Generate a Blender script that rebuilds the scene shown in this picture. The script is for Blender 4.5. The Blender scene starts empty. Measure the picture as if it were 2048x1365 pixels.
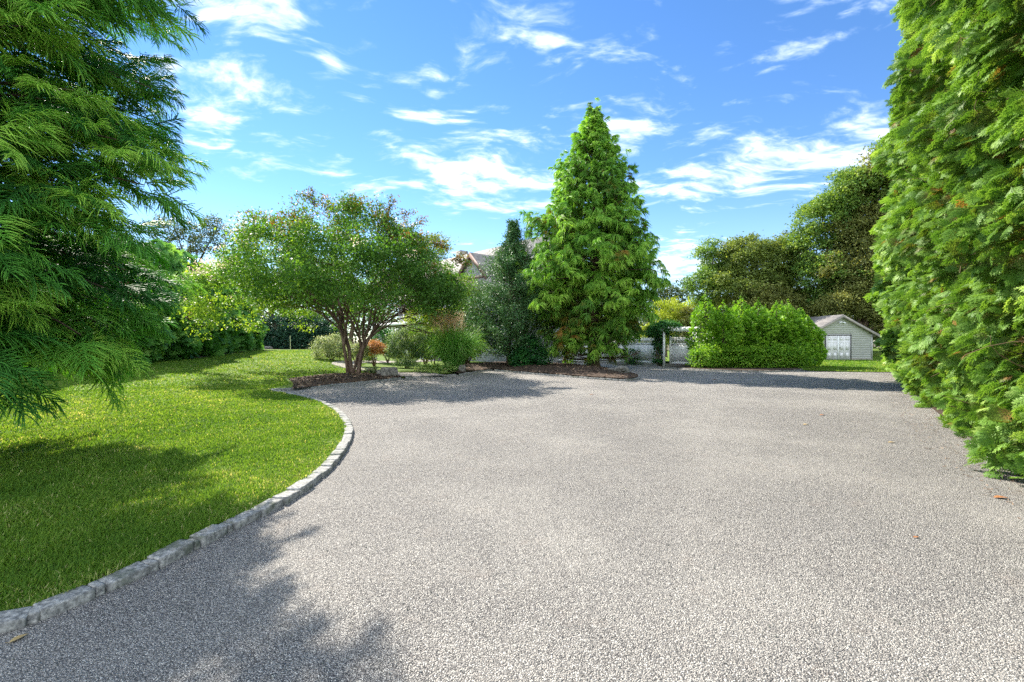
import bpy, bmesh, math, random
import numpy as np
from mathutils import Vector, Matrix
from mathutils.geometry import delaunay_2d_cdt

random.seed(7)
rng = np.random.default_rng(11)
SC = bpy.context.scene
COL = SC.collection
R = math.radians

# ------------------------------------------------------------------ camera
cam_d = bpy.data.cameras.new('camera')
cam_d.sensor_width = 36.0
cam_d.lens = 16.0
cam_d.clip_start = 0.05
cam_d.clip_end = 3000.0
cam = bpy.data.objects.new('camera', cam_d)
COL.objects.link(cam)
cam.location = (0.0, 0.0, 1.5)
cam.rotation_euler = (R(90), 0, 0)
SC.camera = cam

# ------------------------------------------------------------------ light, sky, exposure
SUN_EL, SUN_AZ = 41.0, -42.0          # azimuth measured from +Y, negative = to the left
to_sun = Vector((math.sin(R(SUN_AZ)) * math.cos(R(SUN_EL)), math.cos(R(SUN_AZ)) * math.cos(R(SUN_EL)), math.sin(R(SUN_EL))))
sd = bpy.data.lights.new('sun', 'SUN')
sd.energy = 5.0
sd.angle = R(0.5)
sd.color = (1.0, 0.93, 0.82)
sun = bpy.data.objects.new('sun', sd)
COL.objects.link(sun)
sun.location = (-20, 40, 40)
sun.rotation_euler = to_sun.to_track_quat('Z', 'Y').to_euler()

SC.view_settings.view_transform = 'Standard'
SC.view_settings.look = 'None'
SC.view_settings.exposure = 1.4
SC.view_settings.gamma = 1.0
SC.cycles.max_bounces = 7
SC.cycles.diffuse_bounces = 4
SC.cycles.transmission_bounces = 4
SC.cycles.caustics_reflective = False
SC.cycles.caustics_refractive = False
SC.cycles.use_denoising = False
SC.cycles.use_adaptive_sampling = True
SC.cycles.adaptive_threshold = 0.005

class NT:
    """small node-tree helper"""
    def __init__(s, tree):
        s.t = tree
        for n in list(tree.nodes): tree.nodes.remove(n)
    def n(s, typ, **kw):
        nd = s.t.nodes.new(typ)
        for k, v in kw.items():
            if k.startswith('i_'):
                key = k[2:]
                nd.inputs[int(key) if key.isdigit() else key.replace('_', ' ')].default_value = v
            else: setattr(nd, k, v)
        return nd
    def l(s, a, b): s.t.links.new(a, b)
    def math(s, op, a, b=None, clamp=False):
        m = s.n('ShaderNodeMath', operation=op); m.use_clamp = clamp
        for i, v in enumerate((a, b)):
            if v is None: continue
            if isinstance(v, (int, float)): m.inputs[i].default_value = v
            else: s.l(v, m.inputs[i])
        return m.outputs[0]
    def mix(s, f, a, b, blend='MIX'):
        m = s.n('ShaderNodeMix', data_type='RGBA', blend_type=blend)
        for sock, v in ((m.inputs[0], f), (m.inputs[6], a), (m.inputs[7], b)):
            if isinstance(v, (int, float)): sock.default_value = v
            elif isinstance(v, tuple): sock.default_value = v if len(v) == 4 else (*v, 1)
            else: s.l(v, sock)
        return m.outputs[2]
    def ramp(s, f, stops, interp='LINEAR'):
        r = s.n('ShaderNodeValToRGB'); e = r.color_ramp.elements
        r.color_ramp.interpolation = interp
        while len(e) < len(stops): e.new(0.5)
        for el, (p, c) in zip(e, stops):
            el.position = p
            el.color = (*c, 1) if len(c) == 3 else c
        s.l(f, r.inputs[0])
        return r.outputs[0]
    def rng(s, v, a, b, c=0.0, d=1.0, smooth=False):
        m = s.n('ShaderNodeMapRange'); m.clamp = True
        if smooth: m.interpolation_type = 'SMOOTHSTEP'
        s.l(v, m.inputs[0])
        for i, x in zip((1, 2, 3, 4), (a, b, c, d)): m.inputs[i].default_value = x
        return m.outputs[0]

world = bpy.data.worlds.new('World')
SC.world = world
world.use_nodes = True
w = NT(world.node_tree)
out = w.n('ShaderNodeOutputWorld')
bg = w.n('ShaderNodeBackground'); bg.inputs[1].default_value = 0.15
w.l(bg.outputs[0], out.inputs[0])
sky = w.n('ShaderNodeTexSky', sky_type='NISHITA')
sky.sun_disc = False
sky.sun_elevation = R(SUN_EL)
sky.sun_rotation = R(SUN_AZ)
sky.air_density = 1.0
sky.dust_density = 0.0
sky.ozone_density = 3.0
hs = w.n('ShaderNodeHueSaturation'); hs.inputs['Saturation'].default_value = 1.20; hs.inputs['Value'].default_value = 0.62
hs.inputs['Hue'].default_value = 0.505
w.l(sky.outputs[0], hs.inputs['Color'])
# clouds: one thin layer high above, addressed by direction (x/z, y/z)
tc = w.n('ShaderNodeTexCoord')
sep = w.n('ShaderNodeSeparateXYZ'); w.l(tc.outputs['Generated'], sep.inputs[0])
KZ = 0.10
den = w.math('ADD', w.math('MAXIMUM', sep.outputs[2], 0.0), KZ)
cx_ = w.math('DIVIDE', sep.outputs[0], den)
cy_ = w.math('DIVIDE', sep.outputs[1], den)
comb = w.n('ShaderNodeCombineXYZ'); w.l(cx_, comb.inputs[0]); w.l(cy_, comb.inputs[1])
P = comb.outputs[0]
wn = w.n('ShaderNodeTexNoise', i_Scale=1.6, i_Detail=3.0); w.l(P, wn.inputs['Vector'])
wsub = w.n('ShaderNodeVectorMath', operation='SUBTRACT'); w.l(wn.outputs['Color'], wsub.inputs[0]); wsub.inputs[1].default_value = (.5, .5, .5)
wscl = w.n('ShaderNodeVectorMath', operation='SCALE'); w.l(wsub.outputs[0], wscl.inputs[0]); wscl.inputs['Scale'].default_value = 0.45
wadd = w.n('ShaderNodeVectorMath', operation='ADD'); w.l(P, wadd.inputs[0]); w.l(wscl.outputs[0], wadd.inputs[1])
PW = wadd.outputs[0]
def cl_dir(az, el):
    z = math.sin(R(el)); h = math.cos(R(el))
    x, y = h * math.sin(R(az)), h * math.cos(R(az))
    return x / (z + KZ), y / (z + KZ)
# azimuth, elevation, half widths in azimuth / elevation (degrees), strength
CLOUDS = [(-33, 30.5, 7.5, 3.4, .85), (-28, 25.5, 6, 2.2, .85), (-38, 32, 5, 3, .6), (-26, 33.5, 5, 2.5, .8), (-33.5, 22, 6, 4.5, .9),
          (-21.5, 29.5, 2.2, 1.0, .8), (-17.5, 26.5, 2.4, .9, .8), (-12.5, 31.5, 2.4, 1.2, .9), (-7.0, 33.8, 3.0, 1.0, .8), (-9.5, 26.2, 5.2, 1.3, 1.0),
          (3.5, 33.5, 4.0, 1.2, .8), (2, 36.5, 4, 1.0, .8), (11, 26.8, 5.5, .8, .65), (18, 29, 1.2, .7, .5), (13.5, 23.8, 4.6, 2.6, 1.0),
          (-3.0, 19.6, 11.5, 3.8, 1.0), (-11, 18.0, 7, 1.8, .9), (-24, 19.0, 6.5, 2.0, .75), (6, 17.2, 6, 1.7, .7),
          (24, 17.6, 10, 2.8, .95), (35, 18.5, 7.5, 2.6, 1.0), (21, 21.0, 4.5, 1.0, .6), (37.8, 27, 2.0, .8, .35), (20, 31.5, 2.5, .6, .35),
          (20, 9.0, 7, 2.6, 1.0), (-6, 11.2, 6, 1.0, .55), (-40, 17, 4, 3, .6), (-5.5, 30, 1.5, .6, .4),
          (180, 18, 60, 15, 1.3), (130, 16, 35, 13, 1.3), (-135, 16, 35, 13, 1.3)]  # these three banks are added behind the camera, unseen, for frontal fill
acc = None
for az, el, ra, re_, st in CLOUDS:
    c = cl_dir(az, el)
    a1, a2 = cl_dir(az - ra, el), cl_dir(az + ra, el)
    e1, e2 = cl_dir(az, el - re_), cl_dir(az, el + re_)
    rx = math.dist(a1, a2) / 2; ry = math.dist(e1, e2) / 2
    ang = -R(az)
    sb = w.n('ShaderNodeVectorMath', operation='SUBTRACT'); w.l(PW, sb.inputs[0]); sb.inputs[1].default_value = (c[0], c[1], 0)
    rt = w.n('ShaderNodeVectorRotate', rotation_type='Z_AXIS'); w.l(sb.outputs[0], rt.inputs['Vector']); rt.inputs['Angle'].default_value = -ang
    ml = w.n('ShaderNodeVectorMath', operation='MULTIPLY'); w.l(rt.outputs[0], ml.inputs[0]); ml.inputs[1].default_value = (1 / rx, 1 / ry, 0)
    ln = w.n('ShaderNodeVectorMath', operation='LENGTH'); w.l(ml.outputs[0], ln.inputs[0])
    v = w.rng(ln.outputs['Value'], 1.9, 0.0, 0.0, st)
    acc = v if acc is None else w.math('MAXIMUM', acc, v)
mp = w.n('ShaderNodeMapping'); w.l(PW, mp.inputs[0]); mp.inputs['Scale'].default_value = (1.5, 2.6, 1); mp.inputs['Rotation'].default_value = (0, 0, R(-20))
cn = w.n('ShaderNodeTexNoise', i_Scale=2.4, i_Detail=7.0, i_Roughness=0.58); w.l(mp.outputs[0], cn.inputs['Vector'])
cn2 = w.n('ShaderNodeTexNoise', i_Scale=9.0, i_Detail=5.0, i_Roughness=0.6); w.l(mp.outputs[0], cn2.inputs['Vector'])
nz = w.math('ADD', w.math('MULTIPLY', cn.outputs[0], 0.75), w.math('MULTIPLY', cn2.outputs[0], 0.25))
nz = w.rng(nz, 0.30, 0.68)
dens = w.rng(w.math('ADD', acc, w.math('MULTIPLY', w.math('SUBTRACT', nz, 0.5), 1.25)), 0.40, 1.20, 0.0, 0.94, smooth=True)
# low haze whitening towards the horizon
hz = w.rng(sep.outputs[2], 0.0, 0.32, 0.34, 0.0, smooth=True)
dens2 = w.math('MAXIMUM', dens, hz)
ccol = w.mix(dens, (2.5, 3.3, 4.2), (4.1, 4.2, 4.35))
# clouds and haze behind the camera brightened as added fill light
rear_fill = w.rng(sep.outputs[1], -0.55, -0.05, 2.1, 1.0, smooth=True)
bc = w.n('ShaderNodeVectorMath', operation='SCALE'); w.l(ccol, bc.inputs[0]); w.l(rear_fill, bc.inputs['Scale'])
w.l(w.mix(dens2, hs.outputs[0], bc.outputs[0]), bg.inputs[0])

# ------------------------------------------------------------------ helpers
def S(a, b, x):
    t = np.clip((np.asarray(x, float) - a) / (b - a), 0, 1)
    return t * t * (3 - 2 * t)
def G(px, py, z=0.0):
    """ground point at height z seen at photo pixel (2048 wide)"""
    Y = (1.5 - z) * 910.0 / (py - 682.5)
    return ((px - 1024) / 910.0 * Y, Y)
def PX(px, Y): return (px - 1024) / 910.0 * Y
def ZP(py, Y): return 1.5 - (py - 682.5) / 910.0 * Y

def inpoly(P_, poly):
    x, y = P_[:, 0], P_[:, 1]; r = np.zeros(len(P_), bool)
    n = len(poly)
    for i in range(n):
        x1, y1 = poly[i]; x2, y2 = poly[(i + 1) % n]
        if y1 == y2: continue
        c = ((y1 > y) != (y2 > y)) & (x < (x2 - x1) * (y - y1) / (y2 - y1) + x1)
        r ^= c
    return r
def polydist(P_, line):
    d = np.full(len(P_), 1e9)
    for (x1, y1), (x2, y2) in zip(line[:-1], line[1:]):
        a = np.array([x1, y1]); b = np.array([x2, y2]) - a
        t = np.clip(((P_ - a) @ b) / max(b @ b, 1e-9), 0, 1)
        d = np.minimum(d, np.linalg.norm(P_ - a - t[:, None] * b, axis=1))
    return d
def resample(line, step):
    L = np.array(line, float); seg = np.linalg.norm(np.diff(L, axis=0), axis=1); s = np.concatenate([[0], np.cumsum(seg)])
    n = max(2, int(round(s[-1] / step)) + 1); t = np.linspace(0, s[-1], n)
    return np.stack([np.interp(t, s, L[:, i]) for i in range(L.shape[1])], 1)
def smoothline(line, it=2):
    L = [np.array(p, float) for p in line]
    for _ in range(it):
        o = [L[0]]
        for a, b in zip(L[:-1], L[1:]): o += [a * .75 + b * .25, a * .25 + b * .75]
        L = o + [L[-1]]
    return [tuple(p) for p in L]

class Buf:
    """collects vertices and faces for ONE mesh"""
    def __init__(s): s.V = []; s.F = []; s.T = []; s.n = 0
    def add(s, V, F, tint=None):
        V = np.asarray(V, float).reshape(-1, 3); F = np.asarray(F, np.int64)
        s.V.append(V); s.F.append(F + s.n)
        s.T.append(np.full(len(V), 0.5) if tint is None else np.broadcast_to(np.asarray(tint, float), (len(V),)))
        s.n += len(V)
    def build(s, name, mat, parent=None, smooth=False, loc=None):
        V = np.concatenate(s.V) if s.V else np.zeros((0, 3))
        me = bpy.data.meshes.new(name)
        if loc is not None: V = V - np.asarray(loc)
        me.vertices.add(len(V)); me.vertices.foreach_set('co', V.astype(np.float32).ravel())
        loops = np.concatenate([f.ravel() for f in s.F]); cnt = np.concatenate([np.full(len(f), f.shape[1]) for f in s.F])
        me.loops.add(len(loops)); me.loops.foreach_set('vertex_index', loops.astype(np.int32))
        me.polygons.add(len(cnt)); st = np.concatenate([[0], np.cumsum(cnt)[:-1]])
        me.polygons.foreach_set('loop_start', st.astype(np.int32))
        try: me.polygons.foreach_set('loop_total', cnt.astype(np.int32))
        except Exception: pass
        if smooth: me.polygons.foreach_set('use_smooth', np.ones(len(cnt), bool))
        a = me.attributes.new('tint', 'FLOAT', 'POINT'); a.data.foreach_set('value', np.concatenate(s.T).astype(np.float32))
        me.update(calc_edges=True)
        me.materials.append(mat)
        o = bpy.data.objects.new(name, me); COL.objects.link(o)
        if parent is not None: o.parent = parent
        if loc is not None: o.location = tuple(loc)
        return o
    def box(s, c, size, rz=0.0, tint=None):
        x, y, z = (v / 2 for v in size)
        V = np.array([(-x, -y, -z), (x, -y, -z), (x, y, -z), (-x, y, -z), (-x, -y, z), (x, -y, z), (x, y, z), (-x, y, z)])
        cr, sr = math.cos(rz), math.sin(rz)
        V = np.stack([V[:, 0] * cr - V[:, 1] * sr, V[:, 0] * sr + V[:, 1] * cr, V[:, 2]], 1) + np.array(c)
        s.add(V, [(0, 3, 2, 1), (4, 5, 6, 7), (0, 1, 5, 4), (1, 2, 6, 5), (2, 3, 7, 6), (3, 0, 4, 7)], tint)
    def tube(s, path, rad, sides=8, tint=None, cap=True):
        P_ = np.asarray(path, float); rad = np.broadcast_to(np.asarray(rad, float), (len(P_),))
        t = np.gradient(P_, axis=0); t /= np.linalg.norm(t, axis=1)[:, None] + 1e-9
        ref = np.array([0.31, 0.17, 0.93]) if abs(t[0] @ np.array([0.31, 0.17, .93])) < .9 else np.array([1., 0, 0])
        a = np.cross(t, ref); a /= np.linalg.norm(a, axis=1)[:, None] + 1e-9
        b = np.cross(t, a)
        th = np.arange(sides) * 2 * np.pi / sides
        ring = P_[:, None, :] + rad[:, None, None] * (np.cos(th)[None, :, None] * a[:, None, :] + np.sin(th)[None, :, None] * b[:, None, :])
        n = len(P_); i = np.arange(n - 1)[:, None] * sides; j = np.arange(sides)[None, :]; k = (j + 1) % sides
        F = np.stack([i + j, i + k, i + sides + k, i + sides + j], -1).reshape(-1, 4)
        s.add(ring.reshape(-1, 3), F, tint)
    def scatter(s, tV, tF, M, T, tint, tipt=None):
        """tV (k,3) template, M (N,3,3), T (N,3); tint (N,), tipt (k,) added per template vertex"""
        N, k = len(T), len(tV)
        V = np.einsum('nij,kj->nki', M, tV) + T[:, None, :]
        F = (np.asarray(tF)[None] + (np.arange(N) * k)[:, None, None]).reshape(-1, np.asarray(tF).shape[1])
        tt = np.repeat(np.asarray(tint, float)[:, None], k, 1)
        if tipt is not None: tt = tt + tipt[None]
        s.add(V.reshape(-1, 3), F, np.clip(tt, 0, 1).ravel())

def tag(o, label=None, cat=None, group=None, kind=None):
    if label: o['label'] = label
    if cat: o['category'] = cat
    if group: o['group'] = group
    if kind: o['kind'] = kind
    return o
def empty(name, loc, label, cat, group=None, rz=0.0):
    o = bpy.data.objects.new(name, None); o.empty_display_size = .3; COL.objects.link(o)
    o.location = tuple(loc); o.rotation_euler = (0, 0, rz)
    return tag(o, label, cat, group)

def unit(v): return v / (np.linalg.norm(v, axis=-1, keepdims=True) + 1e-9)
def frames(d, up, roll=None):
    """rotation matrices with local x = d, local z near up"""
    d = unit(d); y = unit(np.cross(up, d)); z = np.cross(d, y)
    if roll is not None:
        c, s_ = np.cos(roll)[:, None], np.sin(roll)[:, None]
        y, z = y * c + z * s_, z * c - y * s_
    return np.stack([d, y, z], -1)
def randunit(n, r=rng):
    v = r.normal(size=(n, 3)); return unit(v)

# ------------------------------------------------------------------ materials
def newmat(name):
    m = bpy.data.materials.new(name); m.use_nodes = True
    t = NT(m.node_tree); o = t.n('ShaderNodeOutputMaterial'); p = t.n('ShaderNodeBsdfPrincipled')
    t.l(p.outputs[0], o.inputs[0])
    return m, t, p, o
def mat_leaf(name, stops, rough=0.45, transl=0.35, warm=(1.25, 1.15, 0.5), spec=0.35):
    rough = max(rough, .5); spec = min(spec, .22); transl = min(.5, transl * 1.3) if transl else 0
    stops = [(p, tuple(v * 1.5 for v in c)) for p, c in stops]
    m, t, p, o = newmat(name)
    a = t.n('ShaderNodeAttribute', attribute_name='tint')
    g = t.n('ShaderNodeNewGeometry')
    nz_ = t.n('ShaderNodeTexNoise', i_Scale=1.3, i_Detail=2.0); t.l(g.outputs['Position'], nz_.inputs['Vector'])
    f = t.math('ADD', a.outputs['Fac'], t.rng(nz_.outputs[0], .3, .7, -.10, .10), clamp=True)
    c = t.ramp(f, stops)
    t.l(c, p.inputs['Base Color']); p.inputs['Roughness'].default_value = rough
    p.inputs['Specular IOR Level'].default_value = spec
    tr = t.n('ShaderNodeBsdfTranslucent'); t.l(t.mix(1.0, c, warm, 'MULTIPLY'), tr.inputs[0])
    mx = t.n('ShaderNodeMixShader'); mx.inputs[0].default_value = transl
    t.l(p.outputs[0], mx.inputs[1]); t.l(tr.outputs[0], mx.inputs[2]); t.l(mx.outputs[0], o.inputs[0])
    return m
def mat_noise(name, stops, scale=8.0, rough=0.8, bump=0.3, detail=6.0, dist=0.02, stretch=None, spec=0.3):
    m, t, p, o = newmat(name)
    tcn = t.n('ShaderNodeTexCoord'); v = tcn.outputs['Object']
    if stretch:
        mpn = t.n('ShaderNodeMapping'); t.l(v, mpn.inputs[0]); mpn.inputs['Scale'].default_value = stretch; v = mpn.outputs[0]
    nzn = t.n('ShaderNodeTexNoise', i_Scale=scale, i_Detail=detail, i_Roughness=0.62); t.l(v, nzn.inputs['Vector'])
    f = t.rng(nzn.outputs[0], .28, .72)
    t.l(t.ramp(f, stops), p.inputs['Base Color']); p.inputs['Roughness'].default_value = rough
    p.inputs['Specular IOR Level'].default_value = spec
    b = t.n('ShaderNodeBump', i_Strength=bump, i_Distance=dist); t.l(nzn.outputs[0], b.inputs['Height']); t.l(b.outputs[0], p.inputs['Normal'])
    return m

# chip-seal driveway
def make_drive_mat():
    m, t, p, o = newmat('chip_seal')
    tcn = t.n('ShaderNodeTexCoord'); v = tcn.outputs['Object']
    wv = t.n('ShaderNodeTexNoise', i_Scale=30.0, i_Detail=2.0); t.l(v, wv.inputs['Vector'])
    va = t.n('ShaderNodeVectorMath', operation='SCALE'); t.l(wv.outputs['Color'], va.inputs[0]); va.inputs['Scale'].default_value = 0.012
    vb = t.n('ShaderNodeVectorMath', operation='ADD'); t.l(v, vb.inputs[0]); t.l(va.outputs[0], vb.inputs[1])
    v1 = t.n('ShaderNodeTexVoronoi', i_Scale=122.0); t.l(vb.outputs[0], v1.inputs['Vector'])
    v2 = t.n('ShaderNodeTexVoronoi', i_Scale=225.0); t.l(vb.outputs[0], v2.inputs['Vector'])
    sp = t.n('ShaderNodeSeparateColor'); t.l(v1.outputs['Color'], sp.inputs[0])
    sp2 = t.n('ShaderNodeSeparateColor'); t.l(v2.outputs['Color'], sp2.inputs[0])
    stone = t.ramp(sp.outputs[0], [(0.0, (.025, .025, .028)), (.22, (.10, .097, .097)), (.5, (.28, .265, .25)), (.8, (.50, .475, .445)), (1.0, (.66, .63, .59))])
    small = t.ramp(sp2.outputs[1], [(0.0, (.05, .048, .05)), (.6, (.24, .22, .21)), (1.0, (.45, .42, .39))])
    edge = t.rng(v1.outputs['Distance'], .40, .56)
    c = t.mix(edge, stone, small)
    tar = t.rng(v2.outputs['Distance'], .44, .62, 0, .85)
    c = t.mix(tar, c, (.04, .039, .042))
    big = t.n('ShaderNodeTexNoise', i_Scale=0.42, i_Detail=6.0, i_Roughness=.65); t.l(v, big.inputs['Vector'])
    dirt = t.n('ShaderNodeTexNoise', i_Scale=2.3, i_Detail=5.0, i_Roughness=.7); t.l(v, dirt.inputs['Vector'])
    c = t.mix(t.rng(big.outputs[0], .45, .70, 0, .20), c, (.44, .415, .385))
    c = t.mix(t.rng(dirt.outputs[0], .58, .78, 0, .30), c, (.22, .175, .15))
    fl = t.n('ShaderNodeTexNoise', i_Scale=0.9, i_Detail=3.0); t.l(v, fl.inputs['Vector'])
    c = t.mix(1.0, c, t.ramp(fl.outputs[0], [(.3, (.96, .96, .965)), (.7, (1.04, 1.035, 1.03))]), 'MULTIPLY')
    c = t.mix(1.0, c, (1.49, 1.50, 1.44), 'MULTIPLY')
    t.l(c, p.inputs['Base Color'])
    p.inputs['Roughness'].default_value = 0.82
    p.inputs['Specular IOR Level'].default_value = 0.15
    hgt = t.math('SUBTRACT', t.math('MULTIPLY', sp.outputs[1], .6), t.math('MULTIPLY', v1.outputs['Distance'], 1.3))
    hgt = t.math('SUBTRACT', hgt, t.math('MULTIPLY', v2.outputs['Distance'], .4))
    b = t.n('ShaderNodeBump', i_Strength=1.0, i_Distance=0.009); t.l(hgt, b.inputs['Height']); t.l(b.outputs[0], p.inputs['Normal'])
    return m
M_DRIVE = make_drive_mat()

def make_lawn_mat():
    m, t, p, o = newmat('lawn_turf')
    tcn = t.n('ShaderNodeTexCoord'); v = tcn.outputs['Object']
    a = t.n('ShaderNodeTexNoise', i_Scale=0.55, i_Detail=5.0, i_Roughness=.6); t.l(v, a.inputs['Vector'])
    b_ = t.n('ShaderNodeTexNoise', i_Scale=34.0, i_Detail=5.0, i_Roughness=.75); t.l(v, b_.inputs['Vector'])
    c1 = t.ramp(t.rng(a.outputs[0], .3, .7), [(0, (.080, .145, .024)), (.5, (.125, .195, .028)), (1, (.190, .245, .045))])
    c2 = t.ramp(t.rng(b_.outputs[0], .3, .72), [(0, (.42, .52, .42)), (.5, (.9, .95, .8)), (1, (1.45, 1.35, 1.35))])
    t.l(t.mix(1.0, c1, c2, 'MULTIPLY'), p.inputs['Base Color'])
    p.inputs['Roughness'].default_value = .85; p.inputs['Specular IOR Level'].default_value = .15
    bp = t.n('ShaderNodeBump', i_Strength=.9, i_Distance=.04); t.l(b_.outputs[0], bp.inputs['Height']); t.l(bp.outputs[0], p.inputs['Normal'])
    return m
M_LAWN = make_lawn_mat()
M_SOIL = mat_noise('soil', [(0, (.05, .04, .028)), (.5, (.09, .075, .045)), (1, (.10, .12, .05))], 3.0, .95, .6, dist=.05)
M_MULCH = mat_noise('mulch', [(0, (.022, .014, .010)), (.5, (.060, .040, .028)), (1, (.15, .105, .075))], 26.0, .95, 1.0, dist=.03)
M_CHIP = mat_leaf('bark_chip', [(0, (.03, .018, .012)), (.6, (.11, .07, .045)), (1, (.30, .21, .14))], .8, 0.0)
M_PATH = mat_noise('path_gravel', [(0, (.16, .14, .13)), (.5, (.28, .25, .23)), (1, (.42, .38, .35))], 22.0, .9, .5)
M_BARK = mat_noise('bark', [(0, (.045, .030, .022)), (.5, (.11, .075, .052)), (1, (.20, .145, .105))], 5.0, .9, .8, dist=.03, stretch=(5, 5, .8))
M_CEDAR = mat_noise('cedar_bark', [(0, (.07, .045, .03)), (.5, (.17, .115, .075)), (1, (.30, .22, .15))], 4.0, .9, 1.0, dist=.05, stretch=(6, 6, .7))
M_MYRTLE = mat_noise('myrtle_bark', [(0, (.060, .036, .026)), (.5, (.130, .078, .054)), (1, (.27, .18, .13))], 3.0, .6, .3, stretch=(2, 2, .8))
M_TWIG = mat_noise('twig', [(0, (.10, .06, .035)), (1, (.22, .15, .09))], 8.0, .8, .2)
M_GRANITE = mat_noise('granite', [(0, (.07, .07, .068)), (.35, (.18, .18, .172)), (.7, (.33, .325, .305)), (1, (.50, .49, .455))], 38.0, .85, .8, dist=.01)
def add_patches(m, col, scale, lo, hi, amt):
    """lichen / grime patches of their own shape on stone"""
    nt = m.node_tree; p = [n for n in nt.nodes if n.type == 'BSDF_PRINCIPLED'][0]; src = p.inputs['Base Color'].links[0].from_socket
    g = nt.nodes.new('ShaderNodeNewGeometry'); nn = nt.nodes.new('ShaderNodeTexNoise'); nn.inputs['Scale'].default_value = scale; nn.inputs['Detail'].default_value = 5
    nt.links.new(g.outputs['Position'], nn.inputs['Vector']); mr = nt.nodes.new('ShaderNodeMapRange'); nt.links.new(nn.outputs[0], mr.inputs[0])
    for i, v in zip((1, 2, 3, 4), (lo, hi, 0, amt)): mr.inputs[i].default_value = v
    mx = nt.nodes.new('ShaderNodeMix'); mx.data_type = 'RGBA'; nt.links.new(mr.outputs[0], mx.inputs[0]); nt.links.new(src, mx.inputs[6]); mx.inputs[7].default_value = (*col, 1); nt.links.new(mx.outputs[2], p.inputs['Base Color'])
add_patches(M_GRANITE, (.06, .075, .045), 7.0, .50, .66, .75)
M_ROCK = mat_noise('rock', [(0, (.07, .065, .055)), (.5, (.20, .185, .16)), (1, (.40, .37, .32))], 9.0, .9, 1.0, dist=.04)
M_WHITE = mat_noise('white_vinyl', [(0, (.84, .85, .86)), (1, (.89, .90, .91))], 3.0, .45, .03)
M_TRIM = mat_noise('brown_trim', [(0, (.16, .10, .085)), (1, (.22, .14, .12))], 6.0, .7, .1)
M_DARK = mat_noise('dark_metal', [(0, (.02, .02, .02)), (1, (.05, .05, .05))], 6.0, .5, .1)
M_DOOR = mat_noise('door_paint', [(0, (.56, .55, .54)), (1, (.66, .65, .64))], 5.0, .5, .05)
# ------------------------------------------------------------------ ground heights
def lawn_h(x, y):
    x = np.asarray(x, float); y = np.asarray(y, float)
    return (0.045 + 0.55 * S(7, 22, y) * (1 - S(-15, -6.5, x)) + 0.24 * S(19, 36, y) * (1 - S(-10, -4, x))
            + 0.02 * np.sin(x * .7 + y * .3) * S(5, 9, y) * (1 - S(-9, -7.5, x)))
def back_h(x, y):
    x = np.asarray(x, float); y = np.asarray(y, float)
    return 0.03 + 0.06 * S(23, 34, y) + 0.42 * S(27, 31, x) * S(25, 36, y)

def sheet(name, poly, hfun, mat, step=0.5, off=0.0, fine=None, kind='structure', skirt=0.0):
    """one polygon-shaped sheet, triangulated with inner points so it follows hfun"""
    pl = resample(list(poly) + [poly[0]], step if fine is None else fine)[:-1]
    xs = np.arange(pl[:, 0].min(), pl[:, 0].max(), step); ys = np.arange(pl[:, 1].min(), pl[:, 1].max(), step)
    X, Y = np.meshgrid(xs, ys); Q = np.stack([X.ravel(), Y.ravel()], 1)
    Q = Q + rng.uniform(-.1, .1, Q.shape) * step
    Q = Q[inpoly(Q, pl)]
    if len(Q): Q = Q[polydist(Q, np.vstack([pl, pl[:1]])) > step * .35]
    n = len(pl); vs = [Vector(p) for p in np.vstack([pl, Q])]
    r = delaunay_2d_cdt(vs, [(i, (i + 1) % n) for i in range(n)], [], 1, 1e-5)
    V = np.array([(v.x, v.y) for v in r[0]]); F = np.array([f for f in r[2] if len(f) == 3])
    b = Buf(); b.add(np.column_stack([V, hfun(V[:, 0], V[:, 1]) + off]), F)
    o = b.build(name, mat, smooth=True)
    tag(o, kind=kind)
    return o

# kerb lines (world metres), driveway side
KA_px = [(0, 1272), (70, 1248), (190, 1198), (290, 1152), (380, 1108), (450, 1070), (520, 1036), (590, 1000), (650, 955), (690, 910), (708, 872),
         (702, 847), (680, 822), (645, 805), (600, 793), (545, 783)]
KA = [(-6.5, 0.6), (-4.3, 1.55)] + [G(*p) for p in KA_px]
KB = [G(545, 783), G(640, 776), G(740, 766), G(808, 757.5)]
KC = [G(922, 751), G(950, 746), G(985, 741.5)]
KD = [G(988, 742), G(1056, 748), G(1143, 755.5), G(1200, 760), G(1252, 763), (G(1275, 760.5)), G(1281, 757), G(1276, 752.5), G(1255, 748)]
KE = [G(1236, 732), G(1290, 733.5), G(1340, 737), G(1395, 741), G(1450, 743.5), G(1530, 745), G(1590, 743.5), G(1608, 741)]
KA = smoothline(KA); KD = smoothline(KD); KE = smoothline(KE, 1)

def offset(line, d):
    L = np.array(line, float); t = np.gradient(L, axis=0); t /= np.linalg.norm(t, axis=1)[:, None]
    return L + d * np.stack([-t[:, 1], t[:, 0]], 1)

zero = lambda x, y: np.zeros(len(np.atleast_1d(x)))
# ground: reaches the horizon
b = Buf(); b.add([(-900, -300, -.06), (900, -300, -.06), (900, 1500, -.06), (-900, 1500, -.06)], [(0, 1, 2, 3)])
tag(b.build('ground', M_SOIL), kind='structure')
drive_poly = [(-13, -12), (7, -12), (5.9, 3.5), (6.6, 5.0), (7.6, 6.2), (9.6, 8.7), (11.8, 11.6), (15.0, 15.6), (19.4, 21.5), (18.2, 21.9), (15.2, 22.1)] + \
             [tuple(p) for p in reversed(KE)] + [(6.5, 32), (1, 32), (-2, 27), (-5, 22), (-9, 16), (-13, 8)]
sheet('driveway', drive_poly, zero, M_DRIVE, step=2.0)

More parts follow.
